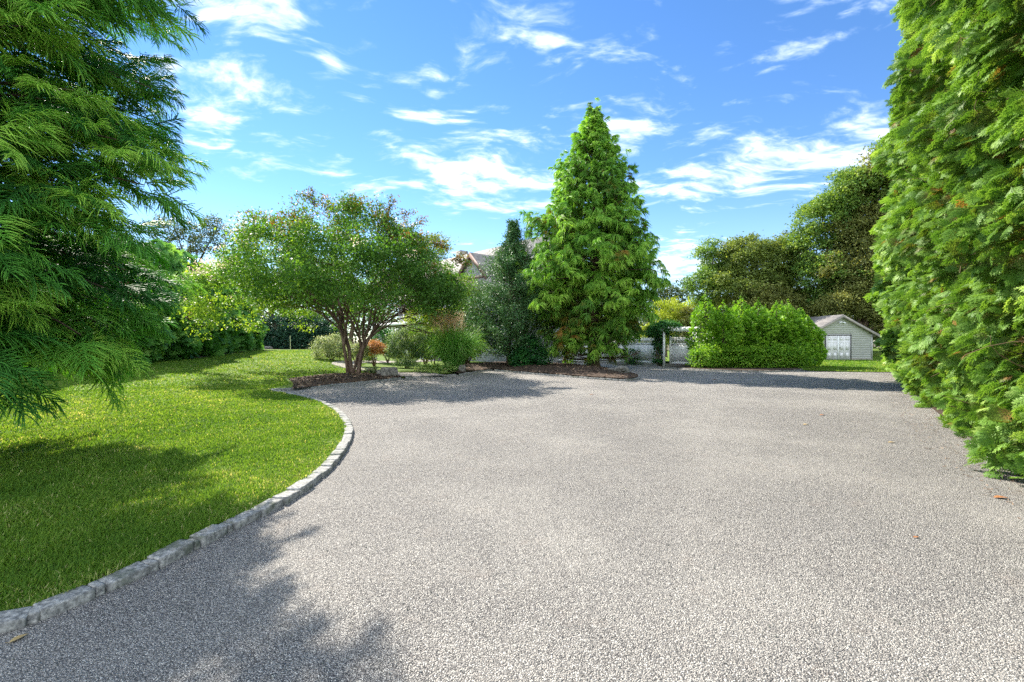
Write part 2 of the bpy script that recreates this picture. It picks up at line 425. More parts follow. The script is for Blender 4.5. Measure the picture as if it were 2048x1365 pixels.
lawn_edge = [tuple(p) for p in offset(KA, .112)]
lawn_poly = lawn_edge + [tuple(p) for p in offset(KB, .06)][1:] + [(-3.3, 19.8), (-2.0, 21.6), (-1.0, 24.0), (-.8, 40), (-3, 62), (-60, 62), (-60, -8), (-12, -8), (-8, -1)]
sheet('lawn', lawn_poly, lawn_h, M_LAWN, step=0.55, fine=.2)
sheet('back_lawn', [(15.0, 22.3), (19.6, 21.3), (24, 21.0), (60, 22), (60, 70), (10, 70), (10.0, 33), (12.5, 28), (14.5, 24)], back_h, M_LAWN, step=1.2, fine=.6)

# garden path curving away behind the big multi-stem tree
path_c = [(-4.0, 18.7), (-4.3, 20.2), (-6.0, 21.6), (-8.6, 23.6), (-9.6, 25.6), (-8.2, 28.0), (-6.6, 30.2), (-5.6, 34)]
pc = resample(smoothline(path_c, 3), .4); wd = np.interp(np.arange(len(pc)), [0, 4, 10, len(pc)], [1.35, .75, .6, .6])
L1, L2 = offset(pc, 1.0), offset(pc, -1.0)
pth = [tuple(pc[i] + (L1[i] - pc[i]) * wd[i]) for i in range(len(pc))] + [tuple(pc[i] + (L2[i] - pc[i]) * wd[i]) for i in reversed(range(len(pc)))]
b = Buf(); n = len(pc); A_ = np.array(pth[:n]); B_ = np.array(pth[n:][::-1])
g = np.stack([A_ * (1 - t) + B_ * t for t in np.linspace(0, 1, 6)], 1).reshape(-1, 2)
F = [(i * 6 + j, i * 6 + j + 1, (i + 1) * 6 + j + 1, (i + 1) * 6 + j) for i in range(n - 1) for j in range(5)]
b.add(np.column_stack([g, lawn_h(g[:, 0], g[:, 1]) + .022]), F)
tag(b.build('garden_path', M_PATH, smooth=True), kind='structure')

# mulch beds
bed1 = [G(584, 776.5, .09), G(588, 766, .09), (-8.3, 16.9), (-7.9, 19.2), (-6.8, 20.1), (-5.6, 19.9), (-4.9, 19.3), tuple(offset(KB, .07)[-1])] + [tuple(p) for p in reversed(offset(KB, .07)[1:-1])]
bed1 = [tuple(p) for p in bed1]
bc1 = np.mean(bed1, axis=0)
def bed1_h(x, y):
    Q = np.stack([x, y], 1); d = polydist(Q, bed1 + bed1[:1])
    return lawn_h(x, y) + .025 + .10 * S(0, 1.0, d) + .012 * np.sin(x * 9) * np.cos(y * 8)
sheet('mulch_bed', bed1, bed1_h, M_MULCH, step=.25, fine=.2)
bed2 = [tuple(p) for p in offset(KC, .06)] + [tuple(p) for p in offset(KD, .06)] + [(5.4, 23.2), (4.0, 26.0), (1.5, 28.0), (-1.5, 28.5), (-3.6, 26.5), (-3.6, 22.5)]
def bed2_h(x, y):
    Q = np.stack([x, y], 1); d = polydist(Q, bed2 + bed2[:1])
    return .10 + .17 * S(0, 1.6, d) + .015 * np.sin(x * 7) * np.cos(y * 8)
def bed2_at(x, y): return float(bed2_h(np.array([x]), np.array([y]))[0])
sheet('mulch_bed', bed2, bed2_h, M_MULCH, step=.3, fine=.2)
bed3 = [(9.4, 27.7), (10.0, 25.2)] + [tuple(p) for p in offset(KE, .06)[4:]] + [(15.4, 24.5), (16.8, 27.5), (12, 29)]
sheet('mulch_bed', bed3, lambda x, y: .08 + 0 * x, M_MULCH, step=.6, fine=.4)
leftbed = [(-13.5, 15), (-13.2, 20), (-15.5, 27), (-21, 40), (-26, 40), (-22, 26), (-20, 12), (-15, 10)]
leftbed = [(-20.2, 13.5), (-16.0, 18.5), (-15.5, 22.5), (-17.4, 29.0), (-20, 37), (-13, 40.5), (-14, 46), (-34, 46), (-34, 12)]
sheet('mulch_bed', leftbed, lambda x, y: lawn_h(x, y) + .03, M_MULCH, step=.8, fine=.5)

# wood chips and litter lying in the beds (nobody could count them)
def scatter_flat(name, polys, n, smin, smax, mat, hf, tlo=0, thi=1, kind='stuff', label=None, cat=None):
    b = Buf()
    for poly, k, h in zip(polys, n, hf):
        q = np.array(poly); P_ = rng.uniform(q.min(0), q.max(0), (k * 3, 2)); P_ = P_[inpoly(P_, poly)][:k]
        z = h(P_[:, 0], P_[:, 1]) + .006; m_ = len(P_)
        d = np.stack([rng.normal(size=m_), rng.normal(size=m_), rng.uniform(-.25, .25, m_)], 1)
        M = frames(d, np.tile([0, 0, 1.], (m_, 1)), rng.uniform(-.5, .5, m_)) * rng.uniform(smin, smax, m_)[:, None, None]
        tV = np.array([(-.5, -.12, 0), (.45, -.2, .05), (.5, .15, .0), (-.45, .2, .05)])
        b.scatter(tV, [(0, 1, 2, 3)], M, np.column_stack([P_, z]), rng.uniform(tlo, thi, m_) ** 1.6)
    o = b.build(name, mat); tag(o, label, cat, kind=kind); return o
scatter_flat('wood_chips', [bed1, bed2], [2600, 5200], .04, .12, M_CHIP, [bed1_h, bed2_h], label='brown wood chips strewn over the mulch beds', cat='mulch')

# ------------------------------------------------------------------ kerb stones
def stone_mesh(name, L, W, H, seed, bev=.011, amp=.0055):
    r = random.Random(seed); bm = bmesh.new(); bmesh.ops.create_cube(bm, size=1.0)
    for v in bm.verts: v.co.x *= L; v.co.y *= W; v.co.z *= H
    for v in bm.verts: v.co += Vector((r.uniform(-1, 1) * amp * 1.2, r.uniform(-1, 1) * amp, r.uniform(-1, 1) * amp))
    bmesh.ops.bevel(bm, geom=list(bm.edges), offset=bev, segments=2, profile=.6, affect='EDGES')
    bmesh.ops.subdivide_edges(bm, edges=[e for e in bm.edges if e.calc_length() > .06], cuts=2, use_grid_fill=True)
    for v in bm.verts: v.co += Vector((r.uniform(-1, 1), r.uniform(-1, 1), r.uniform(-1, 1))) * amp * .35
    me = bpy.data.meshes.new(name); bm.to_mesh(me); bm.free()
    for p_ in me.polygons: p_.use_smooth = True
    me.materials.append(M_GRANITE); return me
KM = [stone_mesh('kerb_stone', .245, .125, .20, i) for i in range(12)]
KS = [stone_mesh('filler_stone', .05, .105, .18, 40 + i, bev=.010, amp=.005) for i in range(4)]
def place_kerb(line, label, group, gap0=.023, wide_until=0, flush=0.0, start=0):
    L = np.array(line, float); seg = np.linalg.norm(np.diff(L, axis=0), axis=1); s_ = np.concatenate([[0], np.cumsum(seg)])
    def at(t):
        return np.array([np.interp(t, s_, L[:, 0]), np.interp(t, s_, L[:, 1])])
    t = 0.0; k = 0
    while t < s_[-1] - .15:
        sc = random.uniform(.90, 1.12)
        ln = .245 * sc
        a, c = at(t), at(min(t + ln, s_[-1])); m_ = (a + c) / 2; ang = math.atan2(*(c - a)[::-1])
        nrm = np.array([-math.sin(ang), math.cos(ang)])
        p = m_ + nrm * .062
        o = bpy.data.objects.new('kerb_stone', random.choice(KM)); COL.objects.link(o)
        o.location = (p[0], p[1], -.036 + random.uniform(-.010, .010) - flush)
        o.scale = (sc * (1 if wide_until > t else 1.0), random.uniform(.95, 1.1), 1)
        o.rotation_euler = (random.uniform(-.06, .06), random.uniform(-.04, .04), ang + random.uniform(-.03, .03) + (math.pi if random.random() < .5 else 0))
        tag(o, label, 'kerb stone', group)
        t += ln
        if t < wide_until:
            q = at(t + .034); o2 = bpy.data.objects.new('filler_stone', random.choice(KS)); COL.objects.link(o2)
            q = q + nrm * .058
            o2.location = (q[0], q[1], -.034); o2.rotation_euler = (0, 0, ang + random.uniform(-.1, .1))
            tag(o2, 'small dark filler stone wedged between two long kerb blocks', 'filler stone', 'filler stones between the near kerb blocks')
            t += .068
        else: t += gap0 + random.uniform(-.003, .006)
        k += 1
def arc_at(line, y0):
    L = np.array(line); s_ = np.concatenate([[0], np.cumsum(np.linalg.norm(np.diff(L, axis=0), axis=1))])
    i = np.argmax(L[:, 1] > y0); return s_[i]
place_kerb(KA, 'granite kerb block in the curved edging between the lawn and the driveway', 'kerb stones along the curved lawn edge', wide_until=arc_at(KA, 3.55))
place_kerb(KB, 'granite kerb block edging the mulch under the spreading multi-stem tree', 'kerb stones edging the mulch below the spreading tree')
place_kerb([G(812, 757.3), G(866, 754.5), G(918, 751.3)], 'low flush granite block where the garden path meets the driveway', 'flush stones across the mouth of the garden path', flush=.012)
place_kerb(KC, 'granite kerb block in the short run in front of the ornamental grass', 'kerb stones in front of the ornamental grass')
place_kerb(KD, 'granite kerb block edging the rounded bed of the tall conical conifer', 'kerb stones round the tall conifer bed')
place_kerb(KE, 'granite kerb block along the foot of the white gate and clipped hedge', 'kerb stones along the gate and hedge')

# ------------------------------------------------------------------ grass blades on the nearer lawn
M_BLADE = mat_leaf('grass_blade', [(0, (.038, .095, .014)), (.45, (.086, .168, .020)), (.8, (.142, .220, .030)), (1, (.38, .36, .17))], .6, .4, (1.2, 1.1, .5), .12)
def grass(n, rmin, rmax, wscale, hscale, poly, hf, xr, yr):
    q = []
    tot = 0
    while tot < n:
        r_ = rmin * (rmax / rmin) ** rng.uniform(0, 1, n); az = rng.uniform(xr[0], xr[1], n)
        P_ = np.stack([r_ * np.sin(az), r_ * np.cos(az)], 1); P_ = P_[inpoly(P_, poly)]
        q.append(P_); tot += len(P_)
    P_ = np.concatenate(q)[:n]
    dist = np.linalg.norm(P_, axis=1)
    z = hf(P_[:, 0], P_[:, 1]); m_ = len(P_)
    tuft = (np.sin(P_[:, 0] * 5.1 + 1.3 * np.sin(P_[:, 1] * 3.7)) * np.sin(P_[:, 1] * 4.3 + 1.7 * np.sin(P_[:, 0] * 2.9)) + 1) / 2
    patch = (np.sin(P_[:, 0] * 1.1 + 2 * np.sin(P_[:, 1] * .6)) * np.sin(P_[:, 1] * .9 + np.sin(P_[:, 0] * .8)) + 1) / 2
    th = rng.uniform(0, 2 * np.pi, m_); lean = np.abs(rng.normal(0, .55, m_)) + .1
    hgt = hscale * rng.uniform(.5, 1.3, m_) * (.75 + .5 * tuft)
    dk = polydist(P_, [tuple(p) for p in KA]); dry = np.clip(1 - dk / .55, 0, 1) * (.5 + .5 * np.sin(P_[:, 0] * 2.3 + P_[:, 1] * 3.1))
    hgt *= (1 - .35 * dry)
    wd_ = wscale * dist * rng.uniform(.7, 1.3, m_)
    dx, dy = np.cos(th), np.sin(th); sx, sy = -dy, dx
    b0 = np.column_stack([P_[:, 0], P_[:, 1], z - .01])
    side = np.column_stack([sx, sy, 0 * sx]) * wd_[:, None] / 2
    mid = b0 + np.column_stack([dx * lean * .35, dy * lean * .35, np.ones(m_)]) * (hgt * .55)[:, None]
    tip = b0 + np.column_stack([dx * lean, dy * lean, np.ones(m_) * .95]) * hgt[:, None]
    V = np.stack([b0 - side, b0 + side, mid + side * .8, mid - side * .8, tip], 1)
    i = (np.arange(m_) * 5)[:, None]
    spot = np.clip(np.sin(P_[:, 0] * 2.7 + 3 * np.sin(P_[:, 1] * 1.3)) * np.sin(P_[:, 1] * 3.3 + 2 * np.sin(P_[:, 0] * 1.9)) - .45, 0, 1)
    ti = np.clip(.28 + .30 * patch + .14 * tuft + rng.normal(0, .15, m_) + (rng.uniform(size=m_) < .04 + .30 * dry + .18 * spot) * .45, 0, 1)
    tt = np.repeat(ti[:, None], 5, 1) + np.array([-.12, -.12, 0, 0, .08])
    return V.reshape(-1, 3), (i + np.array([[0, 1, 2, 3]])), (i + np.array([[3, 2, 4]])), np.clip(tt, 0, 1).ravel()
gb = Buf()
V, F4, F3, tt = grass(230000, 2.4, 17.0, .0016, .045, [tuple(p) for p in offset(KA, .105)] + [(-7.5, 15.3), (-8.4, 17.0), (-14, 18), (-16, 8), (-12, -1)], lawn_h, (-1.05, -.05), None)
gb.add(V, F4, tt); gb.F.append(F3)
V, F4, F3, tt = grass(70000, 16.6, 38.0, .0016, .05, [(-4.9, 19.5), (-7.95, 19.4), (-8.4, 16.9), (-7.45, 15.3), (-7.15, 13.9), (-9, 9), (-30, 6), (-30, 39), (-12, 39), (-9, 30), (-8, 24)], lawn_h, (-.95, -.15), None)
k0 = gb.n; gb.add(V, F4, tt); gb.F.append(F3 + k0)
tag(gb.build('lawn_grass', M_BLADE), 'short mown grass blades on the lawn left of the driveway', 'grass', kind='stuff')
gb = Buf()
V, F4, F3, tt = grass(26000, 25, 48.0, .0018, .06, [(15.0, 22.4), (19.6, 21.5), (40, 24), (40, 46), (14, 46), (12.5, 30)], back_h, (.45, .95), None)
gb.add(V, F4, tt); gb.F.append(F3)
tag(gb.build('back_lawn_grass', M_BLADE), 'rough grass on the bank in front of the shed', 'grass', kind='stuff')

# loose stones lying on the near driveway
n = 2600; P_ = np.stack([rng.uniform(-4, 6, n), rng.uniform(1.6, 9, n)], 1); P_ = P_[~inpoly(P_, lawn_poly)]; m_ = len(P_)
b = Buf(); oc = np.array([(1, 0, 0), (0, 1, 0), (-1, 0, 0), (0, -1, 0), (0, 0, .7), (0, 0, -.5)]) * .5
M = frames(randunit(m_), randunit(m_)) * rng.uniform(.006, .014, m_)[:, None, None]
b.scatter(oc, [(0, 1, 4), (1, 2, 4), (2, 3, 4), (3, 0, 4), (1, 0, 5), (2, 1, 5), (3, 2, 5), (0, 3, 5)], M, np.column_stack([P_, np.full(m_, .004)]), rng.uniform(0, 1, m_))
tag(b.build('loose_chips', M_GRANITE), 'loose stone chips scattered over the driveway', 'gravel', kind='stuff')
# ------------------------------------------------------------------ foliage materials
ML_NEARCON = mat_leaf('near_conifer_needles', [(0, (.024, .085, .020)), (.4, (.045, .175, .028)), (.75, (.115, .305, .036)), (1, (.26, .44, .055))], .38, .25, (1.1, 1.2, .5), .4)
ML_CEDAR = mat_leaf('cedar_needles', [(0, (.19, .11, .022)), (.18, (.15, .14, .022)), (.38, (.055, .135, .022)), (.7, (.120, .250, .032)), (1, (.24, .38, .055))], .5, .3, (1.1, 1.2, .5))
ML_THUJA = mat_leaf('thuja_scales', [(0, (.22, .12, .04)), (.08, (.10, .13, .025)), (.35, (.078, .165, .024)), (.7, (.150, .255, .045)), (1, (.31, .41, .12))], .5, .30, (1.15, 1.15, .5))
ML_ARBOR = mat_leaf('arborvitae_scales', [(0, (.06, .15, .014)), (.5, (.115, .240, .020)), (1, (.24, .38, .040))], .5, .3, (1.15, 1.15, .5))
ML_MYRTLE = mat_leaf('myrtle_leaves', [(0, (.17, .080, .030)), (.10, (.14, .11, .026)), (.2, (.040, .095, .022)), (.6, (.066, .150, .026)), (.85, (.135, .235, .030)), (1, (.27, .35, .045))], .35, .36, (1.15, 1.15, .42), .5)
ML_BLOOM = mat_leaf('myrtle_blooms', [(0, (.40, .22, .13)), (.5, (.62, .47, .36)), (1, (.80, .72, .66))], .6, .3, (1, 1, .9))
ML_HOLLY = mat_leaf('holly_leaves', [(0, (.026, .072, .028)), (.5, (.062, .140, .048)), (1, (.16, .26, .09))], .25, .15, (1.1, 1.1, .5), .7)
ML_DKSHRUB = mat_leaf('dark_shrub_leaves', [(0, (.010, .05, .016)), (.5, (.022, .10, .026)), (1, (.06, .19, .035))], .35, .25, spec=.5)
ML_GREEN = mat_leaf('green_leaves', [(0, (.045, .095, .024)), (.5, (.095, .175, .036)), (1, (.21, .30, .060))], .42, .32)
ML_OLIVE = mat_leaf('olive_leaves', [(0, (.055, .080, .022)), (.5, (.110, .155, .034)), (1, (.21, .26, .060))], .5, .3)
ML_BRONZE = mat_leaf('bronze_leaves', [(0, (.068, .080, .026)), (.5, (.125, .145, .040)), (1, (.23, .245, .070))], .5, .3, (1.2, 1.05, .6))
ML_OAK = mat_leaf('oak_leaves', [(0, (.020, .040, .020)), (.5, (.045, .080, .028)), (1, (.13, .15, .045))], .4, .25)
ML_YELLOW = mat_leaf('yellow_leaves', [(0, (.14, .18, .02)), (.5, (.24, .30, .03)), (1, (.40, .42, .07))], .5, .35, (1.1, 1.1, .5))
ML_HEDGE = mat_leaf('left_hedge_sprays', [(0, (.030, .10, .028)), (.5, (.075, .20, .045)), (1, (.19, .34, .075))], .5, .3)
ML_HEDGEDK = mat_leaf('dark_hedge_leaves', [(0, (.010, .030, .022)), (.5, (.022, .065, .040)), (1, (.05, .12, .06))], .5, .2)
ML_PALE = mat_leaf('variegated_leaves', [(0, (.07, .12, .04)), (.5, (.20, .25, .10)), (1, (.50, .50, .32))], .5, .3, (1, 1, .7))
ML_ORANGE = mat_leaf('orange_leaves', [(0, (.20, .085, .03)), (.5, (.34, .17, .07)), (1, (.50, .30, .15))], .5, .3, (1.1, 1, .7))
ML_WEEP = mat_leaf('greygreen_sprays', [(0, (.035, .085, .04)), (.5, (.090, .160, .075)), (1, (.22, .30, .15))], .5, .3)
ML_REED = mat_leaf('reed_blades', [(0, (.045, .14, .028)), (.5, (.10, .25, .045)), (1, (.28, .42, .12))], .4, .35)
ML_PLUME = mat_leaf('reed_plumes', [(0, (.42, .30, .20)), (1, (.66, .54, .40))], .7, .35, (1, .95, .8))
ML_VINE = mat_leaf('vine_leaves', [(0, (.015, .060, .022)), (.5, (.035, .12, .035)), (1, (.09, .22, .04))], .4, .25)
ML_COVER = mat_leaf('groundcover_leaves', [(0, (.05, .12, .03)), (.5, (.14, .24, .05)), (1, (.34, .40, .16))], .5, .3)
ML_CONE = mat_noise('cones', [(0, (.10, .045, .02)), (1, (.22, .11, .06))], 30, .8, .2)

# ------------------------------------------------------------------ leaf templates
LEAF_V = np.array([(0, 0, 0), (.45, -.26, .07), (1, 0, -.05), (.45, .26, .07)]); LEAF_F = [(0, 1, 2, 3)]
def leaves(buf, C, size, tint, out=None, flat=.5, droop=0.0, aspect=1.0):
    """one folded leaf per point of C"""
    n = len(C); d = randunit(n)
    if out is not None: d = unit(d + out * .9)
    d[:, 2] -= droop; up = unit(np.stack([rng.normal(0, flat, n), rng.normal(0, flat, n), np.ones(n)], 1))
    if out is not None: up = unit(up + out * .6)
    M = frames(d, up, rng.normal(0, .6, n)) * (size * rng.uniform(.6, 1.25, n))[:, None, None]
    tV = LEAF_V * np.array([1, aspect, 1])
    buf.scatter(tV, LEAF_F, M, C, tint)

def lobes_clumps(lobes, n, low=-.5):
    """points near the surface of ellipsoid lobes: lobes = (cx,cy,cz, rx,ry,rz)"""
    L = np.array(lobes, float); area = (L[:, 3] * L[:, 5] + L[:, 4] * L[:, 5] + L[:, 3] * L[:, 4]); k = rng.choice(len(L), n, p=area / area.sum())
    u = randunit(n); u[:, 2] = np.where(u[:, 2] < low, -u[:, 2] * .7, u[:, 2]); u = unit(u)
    rad = 1 - np.abs(rng.normal(0, .17, n)); rad = np.clip(rad, .35, 1.06)
    C = L[k, :3] + u * L[k, 3:] * rad[:, None]
    # drop those buried deep in other lobes
    keep = np.ones(n, bool)
    for l in L:
        q = np.linalg.norm((C - l[:3]) / l[3:], axis=1); keep &= (q > .5) | (rng.uniform(size=n) < .15)
    return C[keep], u[keep]

def crown(buf, lobes, nclump, nleaf, csize, lsize, tlo=.15, thi=.85, droop=.2, aspect=1.0, sd=.10, low=-.5):
    C, U = lobes_clumps(lobes, nclump, low); m_ = len(C)
    base = rng.uniform(tlo, thi, m_)
    k = np.repeat(np.arange(m_), nleaf)
    off = rng.normal(0, 1, (len(k), 3)) * csize * np.array([1, 1, .6]) * rng.uniform(.6, 1.3, m_)[k, None]
    leaves(buf, C[k] + off, lsize, np.clip(base[k] + rng.normal(0, sd, len(k)), 0, 1), U[k], droop=droop, aspect=aspect)
    return C, U

def bezier(a, b, c, n=8):
    t = np.linspace(0, 1, n)[:, None]; return (1 - t) ** 2 * np.array(a, float) + 2 * t * (1 - t) * np.array(b, float) + t * t * np.array(c, float)

def simple_tree(name, base, lobes, leafmat, label, cat, group=None, nclump=700, nleaf=26, csize=.35, lsize=.16, trunk_r=.22, barkmat=None, tlo=.1, thi=.9, droop=.2, branches=None, aspect=1.0, trunk_top=None):
    r = empty(name, base, label, cat, group); base = np.array(base, float)
    big = lobes; lobes = []
    for l in big:                       # break each bough mass into smaller uneven clumps
        lobes.append((l[0], l[1], l[2], l[3] * .78, l[4] * .78, l[5] * .82))
        for _ in range(9):
            u = unit(rng.normal(size=3)); u[2] = u[2] if u[2] > -.3 or rng.uniform() < .5 else -u[2]; s_ = rng.uniform(.28, .52)
            lobes.append((l[0] + u[0] * l[3] * .78, l[1] + u[1] * l[4] * .78, l[2] + u[2] * l[5] * .85, l[3] * s_, l[4] * s_, max(l[3], l[5]) * s_ * rng.uniform(.8, 1.15)))
        for _ in range(6):
            u = unit(rng.normal(size=3)); u[2] = abs(u[2]) * .9; s_ = rng.uniform(.10, .2)
            lobes.append((l[0] + u[0] * l[3] * 1.1, l[1] + u[1] * l[4] * 1.1, l[2] + u[2] * l[5] * 1.15, l[3] * s_, l[4] * s_, l[3] * s_))
    L = np.array(big, float); cen = L[:, :3].mean(0)
    top = np.array(trunk_top if trunk_top is not None else (cen[0], cen[1], L[:, 2].min() + .2)); b = Buf()
    mid = (base + top) / 2 + rng.normal(0, .1, 3) * np.array([1, 1, 0])
    b.tube(bezier(base - (0, 0, .1), mid, top, 8), np.linspace(trunk_r * 1.25, trunk_r * .6, 8), 8)
    for l in L:
        st = base * .45 + top * .55 if rng.uniform() < .5 else top
        st = base + (top - base) * rng.uniform(.55, 1)
        en = l[:3] + rng.normal(0, .1, 3) * l[3:]
        mm = (st + en) / 2 + np.array([0, 0, .1 * np.linalg.norm(en - st)])
        b.tube(bezier(st, mm, en, 7), np.linspace(trunk_r * .45, trunk_r * .12, 7), 5)
        for _ in range(5):
            e2 = l[:3] + unit(rng.normal(size=3)) * l[3:] * .85
            b.tube(bezier(en, (en + e2) / 2 + rng.normal(0, .08, 3), e2, 5), np.linspace(trunk_r * .14, trunk_r * .04, 5), 4)
    b.build('trunk', barkmat or M_BARK, r, smooth=True, loc=base).location = (0, 0, 0)
    c = Buf(); crown(c, lobes, int(nclump * 1.25), nleaf, csize * .8, lsize * .86, tlo, thi, droop, aspect)
    c.build('crown', leafmat, r, loc=base).location = (0, 0, 0)
    return r

def shrub(name, base, lobes, leafmat, label, cat, group=None, nclump=160, nleaf=20, csize=.10, lsize=.05, tlo=.1, thi=.9, stems=True, stem_mat=None, droop=.2, aspect=1.0):
    r = empty(name, base, label, cat, group); base = np.array(base, float)
    lobes = [(l[0], l[1], l[2] - .08, l[3] * 1.08, l[4] * 1.08, l[5] * 1.1) for l in lobes]
    c = Buf(); crown(c, lobes, int(nclump * 1.7), nleaf, csize, lsize * 1.1, tlo, thi, droop, aspect, low=-.95)
    c.build('foliage', leafmat, r, loc=base).location = (0, 0, 0)
    if stems:
        b = Buf()
        for l in lobes:
            for _ in range(4):
                e = np.array(l[:3]) + unit(rng.normal(size=3)) * np.array(l[3:]) * .7
                b.tube(bezier(base + rng.normal(0, .05, 3) * (1, 1, 0), (base + e) / 2 + rng.normal(0, .05, 3), e, 5), np.linspace(.018, .006, 5), 4)
        b.build('stem', stem_mat or M_TWIG, r, smooth=True, loc=base).location = (0, 0, 0)
    return r

# ------------------------------------------------------------------ conifers with rope-like drooping sprays (cryptomeria habit)
def rope_spray(nst, seg, rad, length, axis_len, seed, ribbon=False, droop=.55, spread=.7, pairs=None):
    """side shoots along an axis pointing +x, hanging in -z. returns V, quads, tip tint"""
    r = np.random.default_rng(seed); b = Buf(); tips = []
    def strand(p0, d0, L, rr, droop_):
        t = np.linspace(0, 1, seg + 1)
        P_ = p0 + d0 * (t * L)[:, None]; P_[:, 2] -= droop_ * L * t ** 2
        P_ += r.normal(0, .012 * L, P_.shape) * t[:, None]
        if ribbon:
            dn = unit(np.gradient(P_, axis=0)); sd_ = unit(np.cross(dn, unit(r.normal(size=3))[None])); wv = rr * (1 - .75 * t ** 2)[:, None]
            V = np.stack([P_ - sd_ * wv, P_ + sd_ * wv], 1).reshape(-1, 3); i = np.arange(seg) * 2
            b.add(V, np.stack([i, i + 1, i + 3, i + 2], 1)); tips.append(np.repeat(t, 2))
        else:
            zig = np.where(np.arange(seg + 1) % 2 == 0, 1.0, .55); rv = rr * (1 - .7 * t ** 3) * zig; rv[-1] = rr * .1
            n0 = b.n; b.tube(P_, rv, 3); tips.append(np.repeat(t, 3))
    ax = np.linspace(0, 1, 5)
    axis = lambda s_: np.array([s_ * axis_len, 0, -.18 * axis_len * s_ ** 2])
    strand(axis(0), np.array([1., 0, 0]), axis_len, rad * 1.2, .18)
    for k in range(nst):
        s_ = (k + .6) / nst; side = 1 if k % 2 else -1
        a = side * (1.05 - .65 * s_) * spread + r.normal(0, .12); el = r.normal(.12, .22)
        d = np.array([math.cos(a) * math.cos(el), math.sin(a) * math.cos(el), math.sin(el)])
        L = length * (1.1 - .5 * s_) * r.uniform(.75, 1.15)
        strand(axis(s_), d, L, rad, droop * r.uniform(.6, 1.4))
        if not ribbon and r.uniform() < .7 or ribbon and r.uniform() < .3:
            p = axis(s_) + d * L * .35; d2 = unit(d + r.normal(0, .28, 3)); strand(p, d2, L * .6, rad * .85, droop)
    return np.concatenate(b.V), np.concatenate(b.F), np.concatenate(tips)

def rope_conifer(name, base, H, prof, nb, mats, templates, label, cat, spray_step, spray_scale, azw=None, zlo=.3, zpow=1.0, lean=0.0, trunk_r=.25, tintf=None,
                 limb_r=.045, droopf=None, tw=.35, inner=.32, lift=.35, bark=None, seed=3, var=.12, zj=.08, lopside=0.0):
    r_ = np.random.default_rng(seed)
    root = empty(name, base, label, cat); base = np.array(base, float)
    tb = Buf(); tb.tube([base + (0, 0, -.1), base + (0, 0, H * .3), base + (0, 0, H * .97)], [trunk_r * 1.15, trunk_r * .85, .02], 12)
    # flared foot
    tb.tube([base + (0, 0, -.1), base + (0, 0, .15), base + (0, 0, .5)], [trunk_r * 1.55, trunk_r * 1.25, trunk_r * .95], 12)
    lb = Buf(); T, D, SZ, TT = [], [], [], []
    for i in range(nb):
        u = (i + .5) / nb
        z0 = zlo + (H - zlo) * (u ** zpow); az = i * 2.39996 + r_.normal(0, .25)
        if azw is not None and r_.uniform() > azw(az): continue
        f = (z0 - zlo) / (H - zlo)
        L = prof(z0) * r_.uniform(1 - var * 1.3, 1 + var * .7)
        L *= 1 + lopside * -math.cos(az) * (1 - f)
        if L < .15: L = .15
        dr = droopf(f) if droopf else .3
        t = np.linspace(0, 1, 9); d = np.array([math.cos(az), math.sin(az), 0])
        up = lift * (.35 + f * 1.6)
        P_ = base + np.array([0, 0, z0]) + d * (t * L)[:, None]; P_[:, 2] += L * (up * t - dr * t ** 2)
        P_ += np.cumsum(r_.normal(0, .012 * L, P_.shape), 0) * t[:, None]
        P_[:, 2] = np.maximum(P_[:, 2], base[2] + .12)
        lb.tube(P_, np.linspace(limb_r * (1 - .6 * f), limb_r * .18, 9), 5)
        ns = max(3, int(L * (1 - inner) / spray_step)); cl = r_.normal(0, .13)
        for s_ in np.linspace(inner, 1.0, ns):
            p = np.array([np.interp(s_, t, P_[:, j]) for j in range(3)]); j = min(7, int(s_ * 8)); tg = unit(P_[j + 1] - P_[j])
            for sd_ in ((-1, 0, 1) if s_ > .95 else (-1, 1)):
                a = sd_ * r_.uniform(.5, 1.15); lat = np.array([-tg[1], tg[0], 0])
                dd = unit(tg * math.cos(a) + lat * math.sin(a) + np.array([0, 0, r_.normal(.05 - zj * .5, .25 + zj * .6)]))
                off = dd * r_.uniform(0, tw) * (1.1 - s_ * .6) * L * .45 + np.array([0, 0, r_.normal(-.3 * zj, zj)])
                T.append(p + off); D.append(dd); SZ.append(spray_scale * r_.uniform(.7, 1.2) * (1 - .35 * f)); TT.append((cl, s_, f, off[2]))
    T, D, SZ, TT = np.array(T), np.array(D), np.array(SZ), np.array(TT)
    tint = tintf(TT, T - base) if tintf else np.clip(.35 + TT[:, 0] + .2 * TT[:, 1], 0, 1)
    D[:, 2] = np.clip(D[:, 2], -.5, .7)
    M = frames(D, np.tile([0, 0, 1.], (len(D), 1)), r_.normal(0, .45, len(D))) * SZ[:, None, None]
    fb = Buf(); k = r_.integers(0, len(templates), len(T))
    for j, (tV, tF, tip) in enumerate(templates):
        q = k == j
        fb.scatter(tV, tF, M[q], T[q], tint[q] + r_.normal(0, .05, q.sum()), (tip - .4) * .28)
    tb.build('trunk', bark or M_CEDAR, root, smooth=True, loc=base).location = (0, 0, 0)
    lb.build('branches', M_BARK, root, smooth=True, loc=base).location = (0, 0, 0)
    fb.build('foliage', mats, root, loc=base).location = (0, 0, 0)
    return root, T

